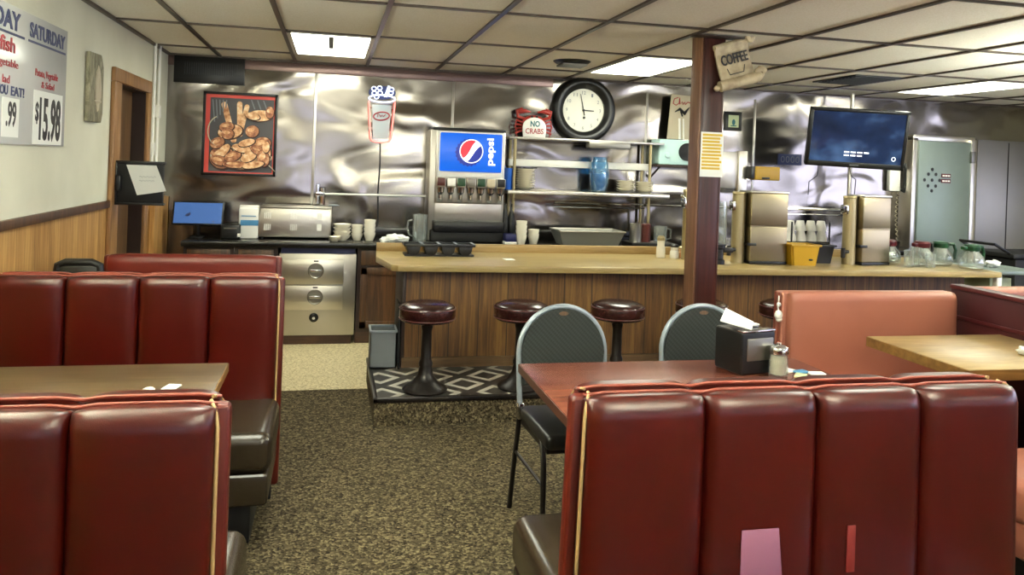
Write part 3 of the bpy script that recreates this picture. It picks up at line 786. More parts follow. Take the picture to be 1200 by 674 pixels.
wl('$', 4.13, 4.175, 1.64, 1.745, 'ink_black', .02); wl('15.98', 4.185, 4.485, 1.56, 1.772, 'ink_black', .03)
t = thing('carved_plaque', 'weathered vertical wooden plaque on the wall before the door', 'plaque', (XL, 5.06, 1.69))
b = BM(); prism(b, [(-.14, 0), (.10, .0), (.125, .05), (.12, .33), (.07, .40), (-.145, .395)], .002, .03, 'x', bev=.005); obj('board', b, 'oldboard', t)
b = BM(); blob(b, (.032, 0, .2), (.012, .05, .12), jit=.3, seed=3); blob(b, (.035, 0, .22), (.012, .02, .05)); blob(b, (.034, .0, .12), (.01, .06, .012), jit=.3); obj('carving', b, 'beige', t)
# black holder with taped paper sheet
t = thing('menu_holder', 'black wall box with a taped handwritten sheet beside the door', 'holder', (XL + .002, 5.56, 1.19))
b = BM(); box(b, .03, .31, -.02, .03, 0, .265, .006); obj('panel', b, 'blackmatte', t)
b = BM(); box(b, .02, .32, -.03, .035, .258, .275, .004); box(b, .02, .32, -.03, .035, -.01, .006, .004); box(b, .02, .035, -.03, .035, 0, .265, .003); obj('rim', b, 'black', t)
b = BM(); box(b, .026, .06, -.04, .04, .08, .18, .004); obj('bracket', b, 'black', t)
b = BM()
q = [(.09, .25), (.27, .25), (.335, .085), (.16, .055)]
va = [b.verts.new((x, -.032, z)) for x, z in q]; vb = [b.verts.new((x, -.0345, z)) for x, z in q]
b.faces.new(va); b.faces.new(vb[::-1])
for k in range(4): b.faces.new((va[k], vb[k], vb[(k + 1) % 4], va[(k + 1) % 4]))
o = obj('paper_sheet', b, 'paper', loc=(XL + .002, 5.56, 1.19)); tag(o, 'tilted white handwritten sheet taped on the black wall box', 'paper')
b = BM()
for z, x0, x1 in ((.175, .15, .25), (.15, .15, .24)):
    tube(b, [(x0 + (x1 - x0) * k / 12 + .02, -.0355, z + .006 * math.sin(k * 2.4)) for k in range(13)], .0012, 5)
obj('handwriting', b, 'grey', o)

# ------------------------------------------------------------------ back counter
WT, YFc = .84, 6.62
t = thing('worktop', 'long black worktop running along the steel wall', 'worktop', (0, 0, 0))
b = BM(); prism(b, [(-1.13, YFc), (2.9, YFc), (2.9, YB - .004), (-1.13, YB - .004)], WT - .045, WT, bev=.006); obj('slab', b, 'darktop', t)
b = BM(); box(b, -1.13, 2.9, YB - .02, YB - .003, WT, WT + .09, .003); obj('upstand', b, 'darktop', t)
def cab_box(b, x0, x1, z0=.1, z1=.79, y=6.68): box(b, x0, x1, y, YB - .01, z0, z1)
def cabinet(label, x0, x1, loc_y=6.68, drawer=True):
    t = thing('base_cabinet', label, 'cabinet', (x0, loc_y, 0), 0, 'brown base cabinets')
    w = x1 - x0
    b = BM(); box(b, 0, w, 0, YB - .01 - loc_y, .1, .794); obj('carcass', b, 'darkwood', t)
    b = BM(); box(b, 0, w, .03, .06, 0, .1); obj('kick_board', b, 'kick', t)
    zt = .77
    if drawer:
        b = BM(); box(b, .03, w - .03, -.018, 0, .655, .775, .006); d = obj('drawer', b, 'oakbrown', t); zt = .635
        b = BM(); lathe(b, [(0, .02), (.012, .018), (.014, .01), (.006, 0)], seg=14); xf(b, Matrix.Translation((w / 2, -.018, .715)) @ Matrix.Rotation(PI / 2, 4, 'X')); obj('knob', b, 'steeldark', d)
    b = BM()
    for a in ((.03, .085, .13, zt), (w - .085, w - .03, .13, zt), (.03, w - .03, .13, .19), (.03, w - .03, zt - .06, zt)): box(b, a[0], a[1], -.02, 0, a[2], a[3], .004)
    box(b, .08, w - .08, -.01, 0, .18, zt - .05); d = obj('door', b, 'oakbrown', t)
    b = BM(); lathe(b, [(0, .02), (.012, .018), (.014, .01), (.006, 0)], seg=14); xf(b, Matrix.Translation((w - .06, -.02, zt - .1)) @ Matrix.Rotation(PI / 2, 4, 'X')); obj('knob', b, 'steeldark', d)
cabinet('brown base cabinet under the register screen', -1.12, -.74); cabinet('brown base cabinet left of the steel drawer warmer', -.735, -.40)
cabinet('brown cabinet with a drawer between the warmer and the bar end', .235, .66)
cabinet('brown base cabinet behind the bar under the drink machine', .665, 1.5); cabinet('brown base cabinet behind the bar under the shelf rack', 1.505, 2.88)
b = BM(); prism(b, [(-1.375, 6.66), (-1.375, 7.18), (-1.335, 7.18), (-1.335, 6.66)], 0, 1.16); o = obj('side_panel', b, 'panel_wall'); o['kind'] = 'structure'; o.name = 'trim_6'
# drawer warmer
t = thing('drawer_warmer', 'stainless two-drawer warmer under the black worktop', 'warmer', (-.385, 6.66, 0))
w = .61
b = BM(); box(b, 0, w, .0, .5, .08, .745, .004); obj('body', b, 'steel', t)
b = BM(); box(b, .02, w - .02, .03, .08, 0, .082); obj('plinth', b, 'kick', t)
b = BM(); box(b, .01, w - .01, .03, .5, .745, .795); obj('recess', b, 'navy', t)
for z0, z1 in ((.5, .70), (.29, .485)):
    b = BM(); box(b, .03, w - .1, -.02, 0, z0, z1, .006); d = obj('drawer', b, 'steelbright', t)
    b = BM(); lathe(b, [(0, .004), (.052, .004), (.06, .010), (.064, .006), (.064, 0)], seg=28); xf(b, Matrix.Translation((.29, -.02, (z0 + z1) / 2 + .01)) @ Matrix.Rotation(PI / 2, 4, 'X')); k = obj('handle', b, 'steeldark', d)
    b = BM(); box(b, .245, .335, -.036, -.022, (z0 + z1) / 2 + .0, (z0 + z1) / 2 + .02, .004); obj('grip', b, 'chrome', k)
    b = BM(); box(b, .27, .31, -.026, -.016, z1 - .018, z1 - .006, .003); obj('latch', b, 'black', d)
b = BM(); lathe(b, [(0, .026), (.02, .026), (.024, .018), (.036, .012), (.038, 0)], seg=24); xf(b, Matrix.Translation((.285, 0, .225)) @ Matrix.Rotation(PI / 2, 4, 'X')); obj('knob', b, 'black', t)
b = BM(); lathe(b, [(0, .03), (.012, .03), (.014, .024), (.014, .02)], seg=18); xf(b, Matrix.Translation((.285, 0, .225)) @ Matrix.Rotation(PI / 2, 4, 'X')); obj('knob_cap', b, 'chrome', t)

# register tablet
t = thing('register_tablet', 'register tablet with a lit blue screen on the black worktop', 'tablet', (-1.055, 6.9, WT))
R = Matrix.Translation((0, 0, .1)) @ Matrix.Rotation(-.3, 4, 'X')
b = BM(); box(b, -.2, .2, -.012, .012, 0, .2, .008); xf(b, R); obj('case', b, 'black', t)
b = BM(); box(b, -.185, .185, -.0145, -.011, .014, .187); xf(b, R); s = obj('screen', b, 'screen', t)
b = BM(); prism(b, [(-.09, .09), (-.06, .105), (-.055, .085), (-.075, .07), (-.1, .075)], -.0165, -.014, 'y'); prism(b, [(.11, .03), (.13, .036), (.13, .022)], -.0165, -.014, 'y'); xf(b, R); obj('icon', b, 'ink_navy', s)
b = BM(); box(b, -.05, .05, -.06, .08, 0, .012, .004); tube(b, [(0, .04, .01), (0, .03, .12)], .018, 10); obj('stand', b, 'black', t)
t = thing('receipt_printer', 'small black receipt printer between the tablet and the carton', 'printer', (-.785, 6.88, WT))
b = BM(); box(b, -.075, .075, -.09, .09, 0, .12, .012, 3); obj('body', b, 'black', t)
b = BM(); box(b, -.05, .05, -.093, -.085, .085, .095); obj('paper_slot', b, 'steeldark', t)
b = BM(); box(b, .055, .078, -.095, -.08, .02, .05, .003); obj('label', b, 'white', t)
t = thing('carton', 'white paper sack with a blue band beside the steel toaster', 'sack', (-.655, 6.9, WT))
b = BM(); box(b, -.075, .08, -.05, .06, 0, .255, .012, 3); obj('sack_body', b, 'white', t)
b = BM(); box(b, -.06, .081, -.0525, -.049, .11, .155); box(b, -.055, .06, -.0525, -.049, .185, .192); obj('band', b, 'bluelabel', t)
b = BM(); box(b, -.075, .08, -.02, .03, .25, .275, .008); obj('folded_top', b, 'white', t)
# steel toaster / warmer box on the counter
t = thing('countertop_toaster', 'wide stainless countertop toaster with rows of slots', 'toaster', (-.295, 6.9, WT))
b = BM(); box(b, -.305, .31, -.04, .24, .015, .262, .012, 3)
for v in b.verts:
    if v.co.x < 0: v.co.x += .03 * (v.co.z / .26)
obj('body', b, 'steelbright', t)
b = BM()
for cx in (-.21, .0, .21):
    for cz in (.17, .075):
        if cx < .1:
            for k in range(4): box(b, cx - .025 + k * .015, cx - .017 + k * .015, -.044, -.038, cz, cz + .05)
        else: box(b, cx - .02, cx + .02, -.044, -.038, cz, cz + .055)
obj('slot', b, 'white', t)
b = BM(); box(b, -.27, .31, -.05, .25, .258, .275, .006); obj('lid', b, 'steel', t)
for sx in (-.25, .27):
    for y in (-.01, .2):
        b = BM(); lathe(b, [(0, 0), (.015, 0), (.013, .02), (0, .02)], (sx, y, 0), 12); obj('foot', b, 'black', t)
# water pipe with valve above toaster
t = thing('water_pipe', 'thin white pipe with a valve along the steel wall by the toaster', 'pipe', (-.05, 7.0, 1.1))
b = BM(); tube(b, [(.0, .1, .118), (.88, .1, .12)], .009, 10); obj('pipe', b, 'white', t)
b = BM(); tube(b, [(-.02, .1, .02), (-.02, .1, .17)], .022, 12); tube(b, [(-.06, .1, .03), (-.06, .1, .2)], .016, 10); box(b, -.08, 0, .07, .2, .1, .135, .004); obj('valve', b, 'chrome', t)
b = BM(); lathe(b, [(0, 0), (.045, 0), (.05, .006), (.035, .012), (0, .012)], (.08, .02, .018), 20); obj('cap', b, 'greyblue', t)

# crockery
def bowl_bm(r, h, th=.006):
    b = BM(); return lathe(b, [(0, 0), (r * .5, 0), (r * .55, .006), (r * .85, h * .55), (r, h), (r - th, h), (r * .78, h * .55), (r * .45, .012), (0, .012)], seg=28)
def cup_bm(r, h):
    b = BM(); return lathe(b, [(0, 0), (r * .62, 0), (r * .66, .004), (r * .95, h * .7), (r, h), (r - .005, h), (r * .88, h * .7), (r * .66, .01), (0, .01)], seg=24)
def stack(name, labels, cat, group, loc, n, dz, bmf, mat='china'):
    first = None
    for k in range(n):
        p = (loc[0], loc[1], loc[2] + k * dz)
        lab = labels(k, n)
        if first is None:
            first = obj(name, bmf(), mat, loc=p, ang=.9); tag(first, lab, cat, group)
        else:
            c = first.copy(); col.objects.link(c); c.location = p; c['label'] = lab
def ordl(what, where):
    def f(k, n):
        if k == 0: return '%s at the bottom of %s' % (what, where)
        if k == n - 1: return '%s at the top of %s' % (what, where)
        return '%s in %s, number %d counting upwards' % (what, where, k + 1)
    return f
stack('soup_bowl', ordl('cream soup bowl', 'the stack beside the steel toaster'), 'bowl', 'crockery by the toaster', (.105, 6.84, WT), 4, .03, lambda: bowl_bm(.075, .05))
stack('coffee_mug', ordl('small cream cup', 'the stack between bowls and tall cups'), 'cup', 'crockery by the toaster', (.23, 6.88, WT), 3, .036, lambda: cup_bm(.05, .06))
stack('coffee_mug', ordl('white cup', 'the tall stack right of the bowls'), 'cup', 'crockery by the toaster', (.335, 6.86, WT), 4, .036, lambda: cup_bm(.05, .07))
stack('saucer', ordl('small saucer', 'the low pile right of the toaster'), 'saucer', 'crockery by the toaster', (.045, 6.74, WT), 3, .012, lambda: bowl_bm(.05, .018))
stack('coffee_mug', ordl('white cup', 'the stack by the drink machine'), 'cup', 'cups by the drink machine', (1.63, 6.72, WT), 4, .04, lambda: cup_bm(.05, .085))
stack('coffee_mug', ordl('white cup', 'the short stack right of the taller cups'), 'cup', 'cups by the drink machine', (1.75, 6.76, WT), 2, .04, lambda: cup_bm(.05, .09))
# cloth on ledge
b = BM(); blob(b, (0, 0, .035), (.085, .05, .035), 24, jit=.55, seed=4); blob(b, (.07, .02, .03), (.05, .05, .026), 20, jit=.5, seed=9); blob(b, (-.07, 0, .022), (.05, .04, .024), 20, jit=.5, seed=12)
o = obj('white_cloth', b, 'paper', loc=(.535, 6.72, WT), ang=1); tag(o, 'crumpled white cloth on the black worktop beside the pitcher', 'cloth')
# pitcher
t = thing('glass_pitcher', 'clear glass pitcher standing left of the drink machine', 'pitcher', (.755, 6.80, WT))
b = BM(); lathe(b, [(0, 0), (.055, 0), (.058, .006), (.065, .12), (.058, .19), (.066, .235), (.062, .235), (.054, .19), (.06, .12), (.053, .012), (0, .012)], seg=28); obj('jug', b, 'glass', t, ang=.9)
b = BM(); tube(b, [(-.06, 0, .19), (-.10, 0, .18), (-.108, 0, .12), (-.09, 0, .06), (-.06, 0, .05)], .008, 8); obj('handle', b, 'glass', t, ang=1)

# soda machine
t = thing('drink_machine', 'tall soft drink dispenser with a backlit blue panel', 'drink dispenser', (1.17, 6.9, WT))
b = BM(); box(b, -.34, .33, .0, .28, .0, .975, .01); box(b, -.29, .32, -.02, .01, .33, .975, .012); obj('body', b, 'steel', t)
b = BM(); box(b, -.32, .325, -.03, .27, .97, .995, .006); obj('top_cap', b, 'black', t)
b = BM(); box(b, -.275, .31, -.03, -.018, .565, .965, .012, 3); obj('panel_frame', b, 'white', t)
b = BM(); box(b, -.258, .292, -.036, -.028, .615, .95, .01, 3); pn = obj('display_panel', b, 'sign_blue', t, label='backlit blue logo panel')
gx, gz, gr = .018, .795, .105
b = BM(); n = 42
prism(b, [(gx - .02 + (gr + (.02 if k % 2 else .008)) * math.cos(2 * PI * k / n), gz - .012 + (gr + (.02 if k % 2 else .008)) * math.sin(2 * PI * k / n)) for k in range(n)], -.0385, -.035, 'y'); obj('bottle_cap', b, 'sign_navy', pn)
b = BM(); prism(b, ell(gx, gz, gr, gr, 40), -.041, -.037, 'y'); obj('logo_disc', b, 'sign_white', pn)
def cap_poly(r, fn, up):
    pts = []
    xs = [-r + 2 * r * k / 30 for k in range(31)]
    rotn = .6
    top = [(x, math.sqrt(max(0, r * r - x * x))) for x in xs]
    low = [(x, fn(x)) for x in xs[::-1]]
    pts = [(x, z if up else -z) for x, z in top] + [(x, z if up else -z) for x, z in low]
    out = []
    for x, z in pts: 
        if x * x + z * z > r * r: z = math.copysign(math.sqrt(max(0, r * r - x * x)), z)
        out.append((gx + x * math.cos(rotn) - z * math.sin(rotn), gz + x * math.sin(rotn) + z * math.cos(rotn)))
    clean = []
    for p in out:
        if not clean or (abs(p[0] - clean[-1][0]) + abs(p[1] - clean[-1][1])) > 1e-5: clean.append(p)
    if abs(clean[0][0] - clean[-1][0]) + abs(clean[0][1] - clean[-1][1]) < 1e-5: clean.pop()
    return clean
b = BM(); prism(b, cap_poly(gr - .008, lambda x: .018 + .03 * math.sin((x / gr) * 2.0), True), -.043, -.0405, 'y'); obj('logo_top', b, 'sign_red', pn)
b = BM(); prism(b, cap_poly(gr - .008, lambda x: .03 - .024 * math.sin((x / gr) * 2.0), False), -.043, -.0405, 'y'); obj('logo_bottom', b, 'sign_navy', pn)
b = text_bm('pepsi', .155, .235, .675, .915, .003, .02, rot90=True); xf(b, Matrix.Translation((0, -.036, 0))); obj('lettering', b, 'sign_white', pn)
b = BM(); box(b, -.28, .315, -.03, .0, .34, .565, .006); obj('valve_rail', b, 'steel', t)
vm = ['coffee', 'white', 'green', 'steeldark', 'green', 'beige', 'black']
for k in range(7):
    x = -.245 + k * .088
    b = BM(); box(b, x - .039, x + .039, -.10, -.02, .475, .56, .008); v = obj('valve', b, 'steelbright', t)
    b = BM(); box(b, x - .034, x + .034, -.105, -.098, .488, .556, .003); obj('flavour_label', b, vm[k], v)
    b = BM(); lathe(b, [(.014, .37), (.018, .41), (.032, .43), (.036, .48), (0, .48)], (x, -.06, 0), 16); obj('nozzle', b, 'chrome', v)
    b = BM(); box(b, x - .02, x + .02, -.05, -.035, .345, .48, .004); obj('lever', b, 'glass', v)
b = BM(); box(b, -.285, .305, -.012, .0, .18, .40, .004); obj('splash_plate', b, 'steelbright', t)
b = BM(); box(b, -.30, .31, -.13, .02, .09, .185, .01); obj('drip_tray', b, 'black', t)
b = BM(); box(b, -.32, .315, -.10, .24, .005, .1, .008); obj('plinth', b, 'blackmatte', t)

# small stuff between machine and rack
t = thing('blue_tumbler', 'blue plastic tumbler on the shelf beside the drink machine', 'tumbler', (1.553, 7.0, 1.30))
b = BM(); lathe(b, [(0, 0), (.045, 0), (.047, .005), (.053, .2), (.049, .2), (.043, .01), (0, .01)], seg=24); obj('cup', b, 'blue', t)
b = BM(); tube(b, [(-.02, 0, .02), (-.03, 0, .225)], .004, 8); obj('straw', b, 'blue', t)
t = thing('syrup_bottle', 'black bottles rack behind the cups by the drink machine', 'bottle', (1.56, 6.95, WT))
for dx in (-.03, .03):
    b = BM(); lathe(b, [(0, .0), (.028, 0), (.03, .01), (.03, .22), (.012, .29), (.012, .34), (0, .34)], (dx, 0, 0), 18); obj('bottle_body', b, 'black', t)
t = thing('blue_carton', 'flat navy carton with a white base beside the drink machine', 'carton', (1.545, 6.74, WT))
b = BM(); box(b, -.06, .035, -.05, .05, .02, .09, .004); obj('carton_body', b, 'navy', t)
b = BM(); box(b, -.065, .04, -.055, .055, 0, .022, .003); obj('tray', b, 'white', t)

# ------------------------------------------------------------------ steel shelf rack on the back wall
t = thing('shelf_rack', 'steel shelf rack with plates on the wall under the clock', 'shelf', (0, 0, 0))
b = BM(); box(b, 1.54, 3.03, 6.93, 7.19, 1.765, 1.785, .004); obj('top_shelf', b, 'steel', t)
b = BM(); box(b, 1.58, 2.98, 7.1, 7.16, 1.52, 1.585, .006); obj('middle_rail', b, 'white', t)
b = BM(); box(b, 1.53, 3.07, 6.86, 7.19, 1.27, 1.305, .005); obj('lower_shelf', b, 'steelbright', t)
for x in (1.6, 2.9):
    for y in (6.95, 7.15):
        b = BM(); tube(b, [(x, y, WT), (x, y, 1.77)], .014, 10); obj('upright', b, 'cream', t)
b = BM(); tube(b, [(2.0, 7.0, 1.2), (3.9, 7.0, 1.195)], .012, 10); tube(b, [(2.0, 7.05, 1.16), (2.9, 7.05, 1.16)], .008, 8); obj('hanging_rail', b, 'chrome', t)
b = BM(); box(b, 2.28, 2.68, 6.9, 7.0, 1.71, 1.77, .006); obj('lamp_housing', b, 'steeldark', t)
stack('dinner_plate', ordl('cream plate', 'the tall stack nearest the blue tumbler'), 'plate', 'plates on the steel rack', (1.712, 7.0, 1.305), 9, .021, lambda: bowl_bm(.1, .026))
stack('dinner_plate', ordl('cream plate', 'the plate stack right of the blue jar'), 'plate', 'plates on the steel rack', (2.675, 6.98, 1.305), 5, .022, lambda: bowl_bm(.088, .028))
stack('dinner_plate', ordl('cream plate', 'the last plate stack at the rack upright'), 'plate', 'plates on the steel rack', (2.862, 6.98, 1.305), 5, .021, lambda: bowl_bm(.088, .026))
b = BM(); box(b, -.05, .05, -.03, .03, 0, .012, .004); box(b, .03, .09, -.01, .01, .004, .016, .003); o = obj('black_tong', b, 'black', loc=(1.73, 6.98, 1.305 + 8 * .021 + .027)); tag(o, 'black utensil lying on the tall plate stack', 'utensil')
t = thing('blue_glass_jar', 'tall blue glass jar on the rack below the clock', 'jar', (2.418, 6.99, 1.305))
b = BM(); lathe(b, [(0, 0), (.06, 0), (.068, .008), (.088, .09), (.09, .18), (.078, .27), (.062, .31), (.066, .325), (.06, .325), (.072, .265), (.083, .18), (.08, .09), (.06, .014), (0, .014)], seg=28); obj('jar_body', b, 'blueglass', t, ang=.9)
b = BM(); lathe(b, [(0, .016), (.058, .016), (.076, .09), (.078, .17), (0, .175)], seg=20); obj('contents', b, 'bluelabel', t)
t = thing('steel_pan', 'shallow rectangular steel pan on the worktop under the rack', 'pan', (2.25, 6.78, WT))
b = BM()
o0 = [(-.25, -.12), (.25, -.12), (.25, .12), (-.25, .12)]; o1 = [(-.30, -.16), (.30, -.16), (.30, .16), (-.30, .16)]
def ring(pts, z): return [b.verts.new((x, y, z)) for x, y in pts]
r0 = ring(o0, .0); r1 = ring(o1, .125); r2 = ring([(x * 1.04, y * 1.07) for x, y in o1], .125); r3 = ring([(x * .98, y * .97) for x, y in o1], .12); r4 = ring([(x * .97, y * .95) for x, y in o0], .01)
b.faces.new(r0)
for A, B in ((r0, r1), (r1, r2), (r2, r3), (r3, r4)):
    for k in range(4): b.faces.new((A[k], A[(k + 1) % 4], B[(k + 1) % 4], B[k]))
b.faces.new(r4); obj('pan_body', b, 'panmetal', t)
b = BM(); tube(b, [(-.3, -.17, .128), (.3, -.17, .128), (.3, .17, .128), (-.3, .17, .128)], .008, 8, True); obj('rim', b, 'steelbright', t)
t = thing('food_warmer', 'round pot and jar on a black hotplate behind the bar', 'hotplate', (2.82, 6.75, WT))
b = BM(); box(b, -.2, .22, -.13, .14, 0, .035, .006); obj('hotplate_base', b, 'black', t)
b = BM(); lathe(b, [(0, .035), (.055, .035), (.055, .19), (.058, .2), (0, .2)], (-.12, .0, 0), 20); obj('steel_pot', b, 'steel', t)
b = BM(); lathe(b, [(0, .035), (.05, .035), (.05, .19), (.04, .2), (0, .2)], (-.02, .02, 0), 20); obj('brown_jar', b, 'coffee', t)
b = BM(); lathe(b, [(0, .035), (.06, .035), (.06, .18), (.055, .18), (.055, .045), (0, .045)], (.12, .0, 0), 20); tube(b, [(.18, 0, .16), (.22, 0, .15), (.22, 0, .07), (.18, 0, .06)], .007, 8); obj('glass_pot', b, 'glass', t)

# ------------------------------------------------------------------ wall decorations
b = BM(); t = thing('wall_vent', 'black louvred vent high on the steel wall in the corner', 'vent', (-1.045, YB, 2.24))
box(b, -.285, .285, -.03, -.002, -.115, .115, .005); obj('frame', b, 'black', t)
b = BM()
for k in range(24): box(b, -.2 + k * .0182, -.194 + k * .0182, -.034, -.028, -.04, .06)
obj('slat', b, 'steelblack', t)
# bread poster
t = thing('bread_poster', 'framed bread poster with a red mat on the steel wall', 'poster', (-.78, YB, 1.706))
hw, hh = .305, .357
b = BM()
for a in ((-hw, -hw + .022, -hh, hh), (hw - .022, hw, -hh, hh), (-hw, hw, -hh, -hh + .022), (-hw, hw, hh - .022, hh)): box(b, a[0], a[1], -.035, -.002, a[2], a[3], .003)
obj('frame', b, 'black', t)
b = BM(); box(b, -hw + .01, hw - .01, -.02, -.004, -hh + .01, hh - .01); pr = obj('mat', b, 'redmat', t)
b = BM(); box(b, -hw + .058, hw - .032, -.022, -.019, -hh + .032, hh - .05); obj('print', b, 'printdark', t)
b = BM()
def cap(x0, z0, x1, z1, r, mi, yo):
    d = math.atan2(z1 - z0, x1 - x0); pts = [(x1 + r * math.cos(d + a), z1 + r * math.sin(d + a)) for a in [-PI / 2 + PI * k / 8 for k in range(9)]] + [(x0 + r * math.cos(d + a), z0 + r * math.sin(d + a)) for a in [PI / 2 + PI * k / 8 for k in range(9)]]
    prism(b, pts, yo - .0012, yo, 'y', mi)
yo = -.0215
cap(-.05, -.05, -.135, .25, .024, 0, yo); cap(.0, .0, -.01, .26, .022, 0, yo - .001); cap(.0, .0, .05, .24, .02, 0, yo - .0015)
for cx, cz, rx, rz, ro, mi in ((.02, -.2, .2, .1, 0, 0), (-.14, -.2, .1, .1, .3, 1), (.15, -.16, .11, .1, .3, 0), (-.08, .02, .1, .06, .2, 0), (.16, .17, .1, .045, .05, 0), (.18, -.08, .08, .06, .4, 1), (-.11, .06, .06, .04, .2, 1), (-.1, .0, .05, .045, 0, 1), (.1, .03, .055, .05, .3, 1), (.17, .15, .09, .03, .1, 0), (.24, .2, .035, .05, 0, 1), (.1, .16, .06, .03, -.2, 0),
                           (-.18, -.08, .06, .045, .5, 1), (-.13, -.15, .075, .035, .9, 0), (-.16, -.23, .07, .04, -.3, 1), (-.05, -.19, .07, .04, .4, 1), (.02, -.12, .08, .035, -.2, 0), (.08, -.19, .07, .04, .5, 0), (.15, -.13, .06, .035, -.4, 1), (.2, -.2, .05, .07, .2, 1), (-.03, -.26, .1, .03, .0, 1), (.12, -.26, .09, .028, .2, 0), (.06, -.07, .07, .03, .3, 0), (.22, -.1, .03, .05, 0, 0)):
    yo -= .0008; prism(b, ell(cx + .004, cz - .004, rx * 1.1, rz * 1.14, 22, rot=ro), yo - .0020, yo - .0010, 'y', 2)
    yo -= .0003; prism(b, ell(cx, cz, rx, rz, 22, rot=ro), yo - .0022, yo - .0012, 'y', mi)
    prism(b, ell(cx - rx * .15, cz + rz * .25, rx * .55, rz * .35, 18, rot=ro), yo - .0025, yo - .0021, 'y', 0)
obj('bread_picture', b, ['bread', 'bread2', 'crust'], t)
b = BM()
for k in range(5): prism(b, [(-.235 + k * .028, .29), (-.225 + k * .028, .29), (-.205 + k * .022, .1 + .03 * k), (-.215 + k * .022, .1 + .03 * k)], -.0232, -.0222, 'y')
obj('cloth_print', b, 'grey', t); b = BM()
for k in range(3): prism(b, [(.08 + k * .05, .3), (.09 + k * .05, .3), (.12 + k * .05, .22), (.11 + k * .05, .22)], -.0232, -.0222, 'y')
obj('cloth_print', b, 'grey', t)
b = BM()
tube(b, [(-.16 + .0 * k + .10 * math.cos(a) , -.034, .02 + .13 * math.sin(a)) for k, a in enumerate([1.9 + 2.6 * i / 14 for i in range(15)])], .005, 6)
tube(b, [(.14 + .18 * k / 8 - .02, -.034, -.18 - .13 * (k / 8) ** 1.4) for k in range(9)], .004, 6)
tube(b, [(.02 + .25 * math.cos(a), -.034, -.18 - .11 * math.sin(a)) for a in [PI * i / 16 for i in range(17)]], .006, 6)
obj('basket_rim', b, 'beige', t)

# neon cup sign
t = thing('neon_cup_sign', 'neon sign of a red outlined drink cup with a straw', 'neon sign', (.415, YB - .06, 1.69))
def cupx(z, w0=.088, w1=.115): return w0 + (w1 - w0) * z / .36
b = BM(); tube(b, [(-cupx(.36), 0, .36), (-cupx(.2), 0, .2), (-cupx(.04), 0, .04), (-.078, 0, .01), (-.05, 0, 0), (0, -.006, -.004), (.05, 0, 0), (.078, 0, .01), (cupx(.04), 0, .04), (cupx(.2), 0, .2), (cupx(.36), 0, .36)], .0065, 8); obj('cup_tube', b, 'pinkglow', t, ang=1)
b = BM(); prism(b, [(-.068, .03), (.068, .03), (.085, .33), (-.085, .33)], .012, .02, 'y', bev=.003); pn = obj('cup_panel', b, 'cupglow', t)
b = BM(); tube(b, [(x, .008, z) for x, z in ell(0, .23, .07, .036, 24, rot=.12)], .006, 6, True); tube(b, [(-.035, .006, .22), (-.03, .006, .25), (-.012, .006, .235), (-.01, .006, .222), (.008, .006, .24), (.015, .006, .225), (.035, .006, .245)], .004, 6); obj('logo_oval', b, 'ink_red', pn)
b = BM(); tube(b, [(x, -.004, z) for x, z in ell(0, .385, .115, .032, 28)], .007, 8, True); obj('rim_tube', b, 'whiteglow', t, ang=1)
for cx, cz in ((-.07, .43), (-.02, .435), (-.075, .47), (-.025, .478), (.075, .44), (.08, .47), (-.05, .40)):
    b = BM(); tube(b, [(x, -.002, z) for x, z in ell(cx, cz, .02, .018, 14)], .0045, 6, True); obj('bubble_tube', b, 'whiteglow', t, ang=1)
b = BM(); tube(b, [(.02, -.002, .40), (.05, -.002, .5), (.062, -.002, .50), (.036, -.002, .40)], .005, 6); obj('straw_tube', b, 'whiteglow', t)
b = BM(); prism(b, ell(0, .44, .12, .06, 20), .022, .03, 'y'); obj('backing', b, 'ink_navy', t)
b = BM(); box(b, -.11, .11, .03, .058, .1, .13, .003); box(b, -.11, .11, .03, .058, .3, .33, .003); obj('bracket', b, 'steeldark', t)
b = BM(); tube(b, [(.0, .05, .0), (.005, .05, -.2), (-.004, .05, -.45), (.006, .05, -.7), (-.01, .045, -.8)], .006, 6); obj('cord', b, 'cable', t)

# crab sign
t = thing('crab_sign', 'red crab holding a white NO CRABS sign on the rack top', 'sign', (1.80, 7.1, 1.785))
b = BM(); blob(b, (0, 0, .14), (.11, .03, .07), 20); obj('shell', b, 'crabred', t)
b = BM()
for s in (-1, 1):
    tube(b, [(s * .08, 0, .17), (s * .15, 0, .19), (s * .16, 0, .245), (s * .11, -.01, .27)], [.014, .016, .018, .008], 10); tube(b, [(s * .15, -.01, .23), (s * .09, -.015, .245), (s * .03, -.015, .235)], [.018, .02, .006], 10)
    for k in range(4):
        tube(b, [(s * .09, .0, .13 - .02 * k), (s * (.16 + .01 * (k % 2)), 0, .16 - .04 * k), (s * (.18 - .012 * k), 0, .09 - .03 * k)], [.012, .011, .004], 8)
obj('claws_and_legs', b, 'crabred', t, ang=1)
b = BM(); prism(b, [(-.105, .005), (.105, .005), (.112, .06)] + ell(0, .10, .11, .085, 16, 0, PI) + [(-.112, .06)], -.045, -.03, 'y', bev=.004); sg = obj('sign_board', b, 'white', t)
for e in (-.025, .02):
    b = BM(); blob(b, (e, -.035, .19), (.012, .012, .012)); obj('eye', b, 'ink_black', t)
b = text_bm('NO', -.04, .05, .1, .155, .003, .03); xf(b, Matrix.Translation((0, -.045, 0))); obj('lettering', b, 'ink_teal', sg)
b = text_bm('CRABS', -.085, .085, .035, .085, .003, .01); xf(b, Matrix.Translation((0, -.045, 0))); obj('lettering', b, 'ink_red', sg)

